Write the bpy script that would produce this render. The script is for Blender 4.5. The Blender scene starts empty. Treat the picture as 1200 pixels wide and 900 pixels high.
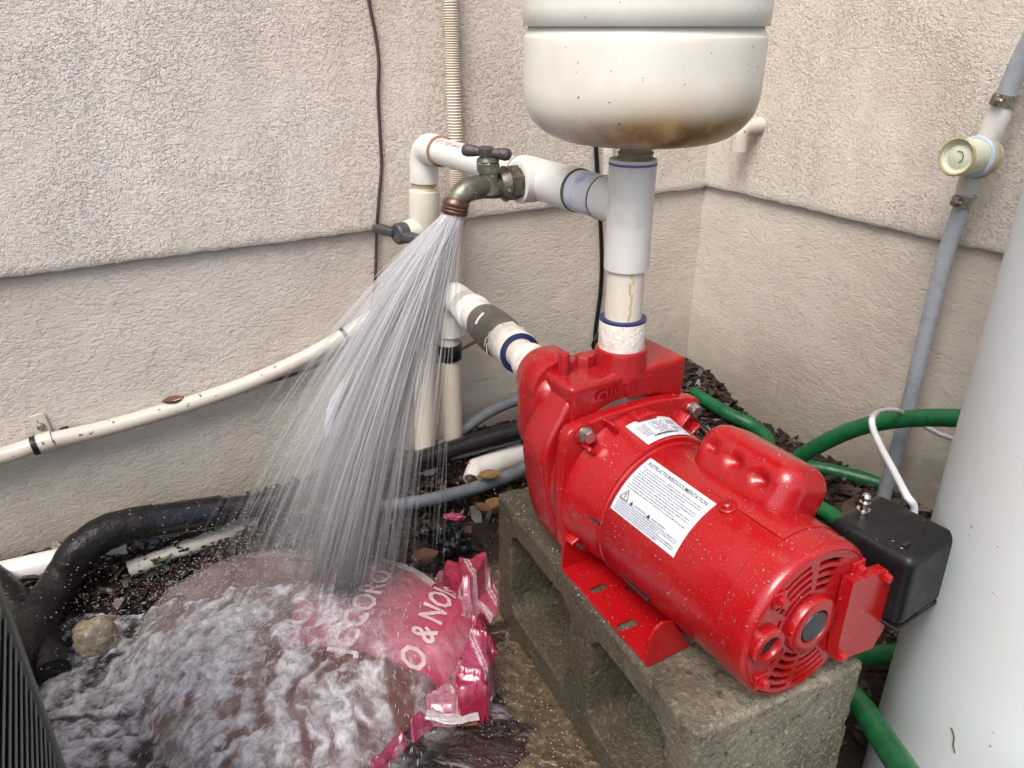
import bpy, bmesh, math, random
import numpy as np
from mathutils import Vector, Matrix, noise
from mathutils.bvhtree import BVHTree
random.seed(7)
SC = bpy.context.scene
COL = SC.collection
PI = math.pi
# ------------------------------------------------------------------ camera
CAMZ = 0.724
TH = math.radians(25.0)
cam = bpy.data.cameras.new('camera')
cam.lens = 27.0; cam.sensor_width = 36.0; cam.clip_start = 0.02; cam.clip_end = 500
camo = bpy.data.objects.new('camera', cam); COL.objects.link(camo)
camo.location = (0, 0, CAMZ); camo.rotation_euler = (math.radians(65.0), 0, 0)
SC.camera = camo
# ------------------------------------------------------------------ sky, sun, exposure
SUN_EL, SUN_AZ = math.radians(56), math.radians(205)      # azimuth clockwise from +Y
w = bpy.data.worlds.new('World'); SC.world = w; w.use_nodes = True
nt = w.node_tree; nt.nodes.clear()
sk = nt.nodes.new('ShaderNodeTexSky'); sk.sky_type = 'NISHITA'; sk.sun_disc = False
sk.sun_elevation = SUN_EL; sk.sun_rotation = SUN_AZ
sk.air_density = 1.0; sk.dust_density = 4.0; sk.ozone_density = 1.0
bg = nt.nodes.new('ShaderNodeBackground'); bg.inputs[1].default_value = 0.13
wo = nt.nodes.new('ShaderNodeOutputWorld')
nt.links.new(sk.outputs[0], bg.inputs[0]); nt.links.new(bg.outputs[0], wo.inputs[0])
sl = bpy.data.lights.new('sun', 'SUN'); sl.energy = 1.35; sl.angle = math.radians(30); sl.color = (1.0, 0.955, 0.90)
so = bpy.data.objects.new('sun', sl); COL.objects.link(so)
sdir = Vector((math.sin(SUN_AZ)*math.cos(SUN_EL), math.cos(SUN_AZ)*math.cos(SUN_EL), math.sin(SUN_EL)))
so.rotation_euler = sdir.to_track_quat('Z', 'Y').to_euler()
SC.view_settings.view_transform = 'Standard'; SC.view_settings.look = 'None'
SC.view_settings.gamma = 1; SC.view_settings.exposure = 1.08
SC.cycles.transparent_max_bounces = 24

# ------------------------------------------------------------------ survey helpers (real places on known planes)
F_ = Vector((0, math.cos(TH), -math.sin(TH))); U_ = Vector((0, math.sin(TH), math.cos(TH))); R_ = Vector((1, 0, 0))
CP = Vector((0, 0, CAMZ))
def ray(x, y): return F_*900 + R_*(x-600) - U_*(y-450)
def G(x, y, z=0.0):
    r = ray(x, y); return CP + r*((z-CAMZ)/r.z)
def PL(o, n, x, y):
    r = ray(x, y); return CP + r*((Vector(o)-CP).dot(n)/r.dot(n))
def DP(d, x, y): return CP + ray(x, y)*(d/900)
AX = Vector((.506, -.8625, 0)).normalized(); SD = Vector((-AX.y, AX.x, 0)); UP = Vector((0, 0, 1))
CB = Vector((0.3718, 1.5086, 0))        # the corner of the two walls
NL = AX.copy(); NR = -SD                 # wall normals
def W(d, x, y): return PL(CB+NL*d, NL, x, y)
def WR(d, x, y): return PL(CB+NR*d, NR, x, y)
BH = .194

# ------------------------------------------------------------------ materials
def N(nt, t, **kw):
    n = nt.nodes.new(t)
    for k, v in kw.items():
        if k.startswith('i_'): n.inputs[k[2:].replace('_', ' ')].default_value = v
        else: setattr(n, k, v)
    return n
def newmat(name):
    m = bpy.data.materials.new(name); m.use_nodes = True
    nt = m.node_tree; nt.nodes.clear()
    o = nt.nodes.new('ShaderNodeOutputMaterial'); b = nt.nodes.new('ShaderNodeBsdfPrincipled')
    nt.links.new(b.outputs[0], o.inputs[0])
    return m, nt, b, o
def ramp(nt, fac, stops):
    r = nt.nodes.new('ShaderNodeValToRGB'); nt.links.new(fac, r.inputs[0])
    el = r.color_ramp.elements
    while len(el) > 1: el.remove(el[-1])
    el[0].position = stops[0][0]; c = stops[0][1]; el[0].color = (*c, 1) if hasattr(c, '__len__') else (c, c, c, 1)
    for p, c in stops[1:]:
        e = el.new(p); e.color = (*c, 1) if hasattr(c, '__len__') else (c, c, c, 1)
    return r.outputs[0]
def mixc(nt, fac, a, b, mode='MIX'):
    m = nt.nodes.new('ShaderNodeMix'); m.data_type = 'RGBA'; m.blend_type = mode
    for sock, v in ((m.inputs[0], fac), (m.inputs[6], a), (m.inputs[7], b)):
        if hasattr(v, 'links') or isinstance(v, bpy.types.NodeSocket): nt.links.new(v, sock)
        elif hasattr(v, '__len__'): sock.default_value = (*v, 1)
        elif sock.type == 'VALUE': sock.default_value = v
        else: sock.default_value = (v, v, v, 1)
    return m.outputs[2]
def noi(nt, scale, detail=4, rough=.55, dist=0, vec=None, sc3=None):
    n = N(nt, 'ShaderNodeTexNoise'); n.inputs['Scale'].default_value = scale; n.inputs['Detail'].default_value = detail
    n.inputs['Roughness'].default_value = rough; n.inputs['Distortion'].default_value = dist
    tc = nt.nodes.new('ShaderNodeTexCoord'); v = tc.outputs['Object'] if vec is None else vec
    if sc3:
        mp = nt.nodes.new('ShaderNodeMapping'); mp.inputs['Scale'].default_value = sc3; nt.links.new(v, mp.inputs[0]); v = mp.outputs[0]
    nt.links.new(v, n.inputs['Vector']); return n.outputs[0]
def mathn(nt, op, a, b=None):
    m = nt.nodes.new('ShaderNodeMath'); m.operation = op
    for i, v in enumerate((a, b)):
        if v is None: continue
        if isinstance(v, bpy.types.NodeSocket): nt.links.new(v, m.inputs[i])
        else: m.inputs[i].default_value = v
    return m.outputs[0]
def bump(nt, b, h, strength, dist, prev=None):
    n = nt.nodes.new('ShaderNodeBump'); n.inputs['Strength'].default_value = strength; n.inputs['Distance'].default_value = dist
    nt.links.new(h, n.inputs['Height'])
    if prev: nt.links.new(prev, n.inputs['Normal'])
    nt.links.new(n.outputs[0], b.inputs['Normal']); return n.outputs[0]
def M(name, base, rough=.5, metal=0, dirt=None, dscale=25, damt=(.45, .75), bmp=None, coat=0, rvar=.1, spec=.5, speck=None):
    m, nt, b, o = newmat(name)
    c = None
    n1 = noi(nt, dscale, 6, .65)
    d = dirt if dirt else tuple(x*.8 for x in base)
    c = mixc(nt, ramp(nt, n1, [(damt[0], 0.0), (damt[1], 1.0)]), base, d)
    if speck:
        n2 = noi(nt, speck[1], 2, .5)
        c = mixc(nt, ramp(nt, n2, [(speck[2], 0.0), (speck[2]+.03, 1.0)]), c, speck[0])
    nt.links.new(c, b.inputs['Base Color'])
    n3 = noi(nt, dscale*2.3, 4, .6)
    nt.links.new(ramp(nt, n3, [(.3, max(0, rough-rvar)), (.7, min(1, rough+rvar))]), b.inputs['Roughness'])
    b.inputs['Metallic'].default_value = metal; b.inputs['Coat Weight'].default_value = coat
    b.inputs['Specular IOR Level'].default_value = spec
    if bmp: bump(nt, b, noi(nt, bmp[0], 4, .6), bmp[1], bmp[2])
    return m

def stucco(name, c1, c2, sc, strength, sc3=(1, 1, 1), wet=True):
    m, nt, b, o = newmat(name)
    big = noi(nt, 3.2, 5, .6)
    mid = noi(nt, 22, 5, .7)
    c = mixc(nt, ramp(nt, big, [(.35, 0.0), (.68, 1.0)]), c1, c2)
    c = mixc(nt, ramp(nt, mid, [(.55, 0.0), (.78, .35)]), c, tuple(x*.72 for x in c2))
    drip = noi(nt, 16, 5, .65, .2, sc3=(1, 1, .10))
    c = mixc(nt, ramp(nt, drip, [(.56, 0.0), (.76, .22)]), c, (.36, .30, .23))
    # damp, dirty foot of the wall: stain with a shape of its own
    tc = nt.nodes.new('ShaderNodeTexCoord'); sx = nt.nodes.new('ShaderNodeSeparateXYZ'); nt.links.new(tc.outputs['Object'], sx.inputs[0])
    if wet:
        zz = mathn(nt, 'ADD', sx.outputs[2], mathn(nt, 'MULTIPLY', noi(nt, 7, 6, .65), -.22))
        f = ramp(nt, mathn(nt, 'ADD', zz, .5), [(.42, .75), (.60, 0.0)])
        c = mixc(nt, f, c, (.26, .225, .175))
        sp = ramp(nt, noi(nt, 30, 6, .75), [(.60, 0.0), (.70, .5)])
        f2 = mathn(nt, 'MULTIPLY', sp, ramp(nt, mathn(nt, 'ADD', zz, .5), [(.48, 1.0), (.7, .1)]))
        c = mixc(nt, f2, c, (.20, .15, .08))
    else:
        sp = ramp(nt, noi(nt, 16, 6, .75), [(.60, 0.0), (.74, .45)])
        c = mixc(nt, sp, c, (.50, .42, .31))
    h = noi(nt, sc, 5, .55, .9, sc3=sc3)
    worms = ramp(nt, h, [(.36, 0.0), (.46, .75), (.60, 1.0)])
    pits = noi(nt, sc*2.6, 4, .7, .3)
    patch = ramp(nt, noi(nt, 6, 4, .6, .6), [(.36, .35), (.60, 1.0)])
    trowel = noi(nt, sc*.42, 5, .6, 1.3, sc3=(1, 1, 2.6))
    hh = mathn(nt, 'ADD', mathn(nt, 'MULTIPLY', worms, patch), mathn(nt, 'ADD', mathn(nt, 'MULTIPLY', pits, .5), mathn(nt, 'MULTIPLY', trowel, .65)))
    c = mixc(nt, mathn(nt, 'MULTIPLY', ramp(nt, h, [(.30, 1.0), (.44, 0.0)]), .28), c, tuple(x*.6 for x in c2))
    nt.links.new(c, b.inputs['Base Color'])
    b.inputs['Roughness'].default_value = .85
    pr = bump(nt, b, noi(nt, 9, 4, .6), .5, .012)
    bump(nt, b, hh, strength, .0030, pr)
    return m

MT = {}
MT['stucco_up'] = stucco('stucco_upper', (.66, .615, .555), (.59, .525, .45), 225, .85, wet=False)
MT['stucco_lo'] = stucco('stucco_lower', (.58, .535, .475), (.50, .45, .385), 140, .5, (1, 1, 1.7))
MT['pvc'] = M('pvc_white', (.60, .595, .57), .38, dirt=(.42, .37, .28), dscale=22, damt=(.52, .8), bmp=(120, .12, .001), speck=((.3, .24, .15), 420, .74))
MT['pvc_old'] = M('pvc_aged', (.56, .53, .46), .42, dirt=(.55, .44, .28), dscale=30, damt=(.5, .78), bmp=(160, .2, .001), speck=((.22, .16, .1), 400, .72))
MT['pvc_blue'] = M('pvc_primer_blue', (.56, .58, .62), .4, dirt=(.22, .32, .55), dscale=42, damt=(.48, .66), bmp=(120, .12, .001))
MT['pvc_tape'] = M('thread_tape', (.62, .60, .55), .6, dirt=(.36, .29, .20), dscale=90, damt=(.5, .75), bmp=(190, .8, .002))
MT['cement'] = M('primer_ring_blue', (.012, .018, .085), .35)
MT['rust_ring'] = M('rust_stained_cement', (.26, .14, .09), .6, dirt=(.40, .27, .15), dscale=80)
MT['tan'] = M('conduit_painted', (.50, .46, .405), .33, dirt=(.45, .38, .28), dscale=30, damt=(.55, .8), speck=((.12, .09, .06), 140, .68))
MT['ribbed'] = M('ribbed_conduit', (.56, .50, .43), .5, dirt=(.5, .42, .32), dscale=20)
MT['wire'] = M('brown_wire', (.055, .03, .028), .5)
MT['black_rubber'] = M('black_rubber', (.008, .008, .009), .42, dirt=(.020, .017, .015), dscale=35, bmp=(70, .5, .004), spec=.28)
MT['black_foam'] = M('black_foam', (.008, .0075, .0075), .42, dirt=(.020, .017, .015), dscale=30, bmp=(55, .7, .006), speck=((.25, .24, .22), 170, .72), spec=.28)
MT['black_wet'] = M('black_wet_plastic', (.006, .006, .008), .18, dirt=(.015, .014, .015), dscale=30, bmp=(60, .6, .006), coat=.4, spec=.28)
MT['grey_hose'] = M('grey_hose', (.15, .17, .20), .35, dirt=(.09, .085, .08), dscale=28, bmp=(70, .3, .003))
MT['blue_tube'] = M('pale_blue_tube', (.46, .54, .62), .3, dirt=(.36, .42, .48), dscale=20)
MT['grey_tube'] = M('grey_vinyl_tube', (.34, .37, .41), .28, dirt=(.22, .24, .28), dscale=16, damt=(.5, .8))
MT['green'] = M('green_hose', (.007, .12, .038), .33, dirt=(.006, .06, .02), dscale=40, damt=(.45, .75), bmp=(150, .3, .002))
MT['cable_white'] = M('white_cable', (.50, .51, .53), .4)
MT['steel'] = M('zinc_steel', (.55, .54, .51), .3, 1, dirt=(.35, .27, .18), dscale=160)
MT['steel_dark'] = M('worn_steel', (.33, .31, .29), .4, 1, dirt=(.2, .13, .08), dscale=160)
MT['chrome'] = M('bright_nickel', (.75, .72, .66), .12, 1)
MT['bronze'] = M('aged_brass', (.115, .105, .085), .42, .55, dirt=(.20, .22, .17), dscale=55, damt=(.5, .72), bmp=(150, .35, .002), speck=((.33, .33, .27), 120, .66))
MT['bronze_dark'] = M('dark_iron', (.06, .057, .06), .5, .4, dirt=(.11, .085, .06), dscale=90, bmp=(220, .6, .002))
MT['copper_ring'] = M('worn_copper', (.16, .085, .06), .35, .7, dirt=(.07, .06, .05), dscale=120)
MT['valve_handle'] = M('grey_plastic_handle', (.035, .038, .042), .5, dirt=(.08, .08, .08), dscale=80, bmp=(150, .4, .002))
MT['gasket'] = M('dark_rubber_coupling', (.095, .088, .075), .6, dirt=(.15, .14, .12), dscale=60, bmp=(90, .4, .003))
MT['mark'] = M('white_paint_mark', (.75, .78, .76), .6)
MT['red'] = M('red_enamel', (.30, .004, .006), .24, dirt=(.28, .003, .005), dscale=14, bmp=(90, .05, .0008), coat=.12)
MT['red_cast'] = M('red_cast_enamel', (.28, .004, .006), .30, dirt=(.24, .006, .010), dscale=22, damt=(.5, .8), bmp=(210, .45, .0010), coat=.25)
MT['dark'] = M('dark_cavity', (.012, .009, .009), .6)
MT['hubcap'] = M('hub_plug', (.02, .026, .028), .35)
MT['label'] = M('label_paper', (.52, .56, .62), .35, dirt=(.47, .51, .57), dscale=60, coat=.2)
MT['ink'] = M('black_ink', (.02, .02, .025), .5)
MT['ink_red'] = M('red_ink', (.60, .08, .10), .5)
MT['ink_purple'] = M('purple_marker', (.13, .10, .32), .5)
MT['switch'] = M('black_switch_cover', (.007, .007, .009), .30, dirt=(.020, .018, .017), dscale=25, damt=(.5, .75), bmp=(140, .15, .001), speck=((.4, .4, .4), 300, .74), spec=.28)
MT['amber'] = M('yellowed_glue', (.46, .37, .20), .3, dirt=(.36, .26, .11), dscale=60)
MT['cream'] = M('cream_plastic', (.62, .64, .53), .3, dirt=(.54, .53, .36), dscale=28, damt=(.5, .8))
MT['nipple'] = M('scaly_nipple', (.34, .30, .22), .6, dirt=(.16, .11, .06), dscale=120, bmp=(180, .8, .003))
MT['olive'] = M('olive_yellowed_rim', (.36, .34, .17), .35, dirt=(.28, .24, .10), dscale=60)
MT['ac'] = M('condenser_paint', (.17, .185, .165), .55, dirt=(.13, .14, .12), dscale=24, bmp=(120, .3, .001))
MT['rock'] = M('pale_rock', (.30, .26, .18), .35, dirt=(.10, .07, .045), dscale=40, bmp=(45, .7, .008))
MT['pink'] = M('pink_plastic_film', (.36, .018, .065), .25, dirt=(.40, .10, .16), dscale=16, bmp=(40, .5, .006), coat=.4)
MT['print_white'] = M('white_print', (.62, .50, .50), .35, dirt=(.5, .30, .33), dscale=35)
MT['bag_seam'] = M('clear_seam_film', (.34, .29, .28), .2, dirt=(.22, .16, .14), dscale=60, coat=.6)
MT['film'] = M('clear_film', (.40, .34, .35), .2, coat=.6)
MT['leaf'] = M('dry_leaf', (.10, .045, .02), .6, dirt=(.12, .05, .02), dscale=90)
MT['leaf_yellow'] = M('yellow_leaf', (.22, .13, .045), .45, dirt=(.10, .05, .02), dscale=90)
MT['weed'] = M('green_weed', (.07, .15, .03), .5, dirt=(.04, .08, .02), dscale=90)

# tank with rust-brown streaks round its foot (object origin = foot of the tank)
def tank_mat():
    m, nt, b, o = newmat('cream_tank_paint')
    tc = nt.nodes.new('ShaderNodeTexCoord'); sx = nt.nodes.new('ShaderNodeSeparateXYZ'); nt.links.new(tc.outputs['Object'], sx.inputs[0])
    c = mixc(nt, ramp(nt, noi(nt, 12, 5, .6), [(.4, 0.0), (.8, 1.0)]), (.63, .62, .565), (.56, .52, .44))
    st = noi(nt, 40, 4, .6, sc3=(1, 1, .12))
    zz = mathn(nt, 'ADD', sx.outputs[2], mathn(nt, 'MULTIPLY', st, -.03))
    band = ramp(nt, mathn(nt, 'MULTIPLY', mathn(nt, 'ADD', zz, .03), 12), [(.02, .6), (.16, 1.0), (.50, 1.0), (.66, .45), (.92, .0)])
    xx = ramp(nt, mathn(nt, 'ADD', mathn(nt, 'MULTIPLY', sx.outputs[0], 5), .5), [(.12, .22), (.40, 1.0)])
    band = mathn(nt, 'MULTIPLY', band, xx)
    c = mixc(nt, band, c, mixc(nt, ramp(nt, st, [(.4, 0.0), (.65, 1.0)]), (.20, .125, .045), (.42, .31, .15)))
    c = mixc(nt, ramp(nt, noi(nt, 230, 2, .5), [(.735, 0.0), (.75, 1.0)]), c, (.10, .07, .05))
    nt.links.new(c, b.inputs['Base Color']); b.inputs['Roughness'].default_value = .36; b.inputs['Coat Weight'].default_value = .1
    bump(nt, b, noi(nt, 60, 4, .6), .12, .002)
    return m
MT['tank'] = tank_mat()
def bigtank_mat():
    m, nt, b, o = newmat('pale_tank_resin')
    c = mixc(nt, ramp(nt, noi(nt, 4, 5, .6), [(.35, 0.0), (.75, 1.0)]), (.68, .745, .77), (.65, .70, .68))
    c = mixc(nt, ramp(nt, noi(nt, 18, 5, .7, sc3=(1, 1, .15)), [(.58, 0.0), (.85, .5)]), c, (.48, .48, .40))
    c = mixc(nt, ramp(nt, noi(nt, 150, 2, .5), [(.76, 0.0), (.775, 1.0)]), c, (.15, .12, .09))
    nt.links.new(c, b.inputs['Base Color']); b.inputs['Roughness'].default_value = .5
    bump(nt, b, noi(nt, 30, 4, .6, sc3=(1, 1, .3)), .1, .002)
    return m
MT['bigtank'] = bigtank_mat()
def block_mat():
    m, nt, b, o = newmat('wet_concrete_block')
    c = mixc(nt, ramp(nt, noi(nt, 9, 6, .65), [(.38, 0.0), (.66, 1.0)]), (.19, .172, .128), (.075, .060, .037))
    c = mixc(nt, ramp(nt, noi(nt, 260, 3, .6), [(.50, .0), (.64, .75)]), c, (.30, .27, .20))
    c = mixc(nt, ramp(nt, noi(nt, 120, 3, .7), [(.30, 1.0), (.40, 0.0)]), c, (.03, .025, .02))
    tc = nt.nodes.new('ShaderNodeTexCoord'); sx = nt.nodes.new('ShaderNodeSeparateXYZ'); nt.links.new(tc.outputs['Object'], sx.inputs[0])
    # moss-brown wet film on the far end, drier grey at the near end
    g = mathn(nt, 'ADD', mathn(nt, 'ADD', mathn(nt, 'MULTIPLY', sx.outputs[0], 1.9), mathn(nt, 'MULTIPLY', sx.outputs[1], -2.6)), mathn(nt, 'ADD', mathn(nt, 'MULTIPLY', noi(nt, 11, 6, .65), .9), .17))
    c = mixc(nt, ramp(nt, g, [(.38, .0), (.85, .85)]), c, mixc(nt, ramp(nt, noi(nt, 260, 3, .6), [(.54, .0), (.66, .6)]), (.034, .026, .012), (.11, .09, .055)))
    nt.links.new(c, b.inputs['Base Color'])
    nt.links.new(ramp(nt, noi(nt, 14, 4, .6), [(.4, .35), (.65, .8)]), b.inputs['Roughness'])
    pr = bump(nt, b, noi(nt, 130, 5, .75), .9, .004)
    bump(nt, b, noi(nt, 420, 3, .7), .7, .002, pr)
    return m
MT['block'] = block_mat()
def slab_mat():
    m, nt, b, o = newmat('wet_pebbly_concrete')
    v = nt.nodes.new('ShaderNodeTexVoronoi'); v.inputs['Scale'].default_value = 95
    tc = nt.nodes.new('ShaderNodeTexCoord'); nt.links.new(tc.outputs['Object'], v.inputs['Vector'])
    c = mixc(nt, ramp(nt, noi(nt, 10, 6, .7), [(.35, 0.0), (.68, 1.0)]), (.10, .075, .046), (.035, .025, .015))
    pc = c
    c = mixc(nt, ramp(nt, noi(nt, 70, 3, .6), [(.5, .0), (.7, .7)]), pc, (.15, .115, .075))
    nt.links.new(c, b.inputs['Base Color'])
    nt.links.new(ramp(nt, noi(nt, 17, 4, .6), [(.4, .08), (.7, .4)]), b.inputs['Roughness'])
    b.inputs['Coat Weight'].default_value = .5; b.inputs['Coat Roughness'].default_value = .08
    pr = bump(nt, b, v.outputs['Distance'], .6, .004)
    bump(nt, b, noi(nt, 45, 5, .6, .5), .6, .008, pr)
    return m
MT['slab'] = slab_mat()
def soil_mat():
    m, nt, b, o = newmat('wet_dark_soil')
    c = mixc(nt, ramp(nt, noi(nt, 30, 6, .75), [(.4, 0.0), (.65, 1.0)]), (.018, .012, .009), (.06, .038, .025))
    nt.links.new(c, b.inputs['Base Color']); b.inputs['Roughness'].default_value = .55
    bump(nt, b, noi(nt, 60, 6, .75), 1, .02)
    return m
MT['soil'] = soil_mat()
def water_mat():
    m, nt, b, o = newmat('shallow_running_water')
    n1 = noi(nt, 17, 6, .68, 1.2, sc3=(1, 1.9, 1))
    c = mixc(nt, ramp(nt, noi(nt, 8, 5, .6), [(.4, 0.0), (.7, 1.0)]), (.014, .012, .012), (.055, .028, .020))
    foam = ramp(nt, n1, [(.56, 0.0), (.66, .55), (.8, .8)])
    c = mixc(nt, foam, c, (.34, .32, .33))
    nt.links.new(c, b.inputs['Base Color']); b.inputs['Roughness'].default_value = .12
    b.inputs['IOR'].default_value = 1.33
    pr = bump(nt, b, noi(nt, 26, 5, .62, 1.4, sc3=(1, 2.0, 1)), 1, .014)
    bump(nt, b, noi(nt, 100, 4, .6, .8), .6, .004, pr)
    return m
MT['water'] = water_mat()
def vcol_mat(name, rough=.5, bmp=None, coat=0.0):
    m, nt, b, o = newmat(name)
    a = nt.nodes.new('ShaderNodeAttribute'); a.attribute_name = 'tint'
    c = mixc(nt, ramp(nt, noi(nt, 160, 4, .6), [(.35, 0.0), (.7, .5)]), a.outputs[0], (.02, .014, .01))
    nt.links.new(c, b.inputs['Base Color']); b.inputs['Roughness'].default_value = rough; b.inputs['Coat Weight'].default_value = coat
    if bmp: bump(nt, b, noi(nt, bmp[0], 4, .6), bmp[1], bmp[2])
    return m
MT['chips'] = vcol_mat('bark_and_leaf_litter', .38, (200, .4, .002))
def bag_mat():
    m, nt, b, o = newmat('printed_soil_bag')
    a = nt.nodes.new('ShaderNodeAttribute'); a.attribute_name = 'tint'
    c = mixc(nt, ramp(nt, noi(nt, 26, 6, .7), [(.45, 0.0), (.75, .45)]), a.outputs[0], (.16, .09, .075))
    c = mixc(nt, ramp(nt, noi(nt, 9, 5, .6, .6), [(.55, 0.0), (.75, .35)]), c, (.62, .56, .57))
    nt.links.new(c, b.inputs['Base Color']); b.inputs['Roughness'].default_value = .18; b.inputs['Coat Weight'].default_value = .5
    b.inputs['Coat Roughness'].default_value = .08
    pr = bump(nt, b, noi(nt, 20, 5, .6, .8), .55, .010)
    bump(nt, b, noi(nt, 75, 4, .6, .8), .4, .003, pr)
    return m
MT['bag'] = bag_mat()
def foam_mat(name, alpha=None, col=(.86, .87, .90)):
    m, nt, b, o = newmat(name)
    b.inputs['Base Color'].default_value = (*col, 1); b.inputs['Roughness'].default_value = .22
    b.inputs['Subsurface Weight'].default_value = .0
    tl = nt.nodes.new('ShaderNodeBsdfTranslucent'); tl.inputs[0].default_value = (.85, .86, .9, 1)
    mx = nt.nodes.new('ShaderNodeMixShader'); mx.inputs[0].default_value = .35
    nt.links.new(b.outputs[0], mx.inputs[1]); nt.links.new(tl.outputs[0], mx.inputs[2])
    out = mx.outputs[0]
    if alpha:
        tr = nt.nodes.new('ShaderNodeBsdfTransparent'); m2 = nt.nodes.new('ShaderNodeMixShader')
        if alpha == 'attr':
            at = nt.nodes.new('ShaderNodeAttribute'); at.attribute_name = 'tint'
            n = noi(nt, 62, 5, .7, .8)
            f = mathn(nt, 'MULTIPLY', at.outputs[2], ramp(nt, n, [(.36, .30), (.60, 1.0)]))
            nt.links.new(f, m2.inputs[0])
        elif alpha == 'strand':
            at = nt.nodes.new('ShaderNodeAttribute'); at.attribute_name = 'tint'; nt.links.new(at.outputs[2], m2.inputs[0])
        else: m2.inputs[0].default_value = alpha
        nt.links.new(tr.outputs[0], m2.inputs[1]); nt.links.new(out, m2.inputs[2]); out = m2.outputs[0]
    nt.links.new(out, o.inputs[0])
    return m
MT['foam'] = foam_mat('water_foam', 'attr', (.90, .89, .91))
MT['spray'] = foam_mat('water_strand', 'strand', (.78, .78, .80))
MT['core'] = foam_mat('water_core', .75, (.78, .78, .80))
MT['splash'] = foam_mat('water_splash', .45, (.66, .66, .69))
def drop_mat():
    m, nt, b, o = newmat('water_drop')
    b.inputs['Base Color'].default_value = (.22, .20, .21, 1); b.inputs['Roughness'].default_value = .02; b.inputs['Specular IOR Level'].default_value = 1.0
    tr = nt.nodes.new('ShaderNodeBsdfTransparent'); lw = nt.nodes.new('ShaderNodeLayerWeight'); lw.inputs[0].default_value = .35
    mx = nt.nodes.new('ShaderNodeMixShader')
    nt.links.new(ramp(nt, lw.outputs['Fresnel'], [(.0, .06), (.3, .17), (.9, .50)]), mx.inputs[0])
    gl = nt.nodes.new('ShaderNodeBsdfGlossy'); gl.inputs['Roughness'].default_value = .08
    nt.links.new(tr.outputs[0], mx.inputs[1]); nt.links.new(gl.outputs[0], mx.inputs[2]); nt.links.new(mx.outputs[0], o.inputs[0])
    return m
MT['drop'] = drop_mat()

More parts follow.
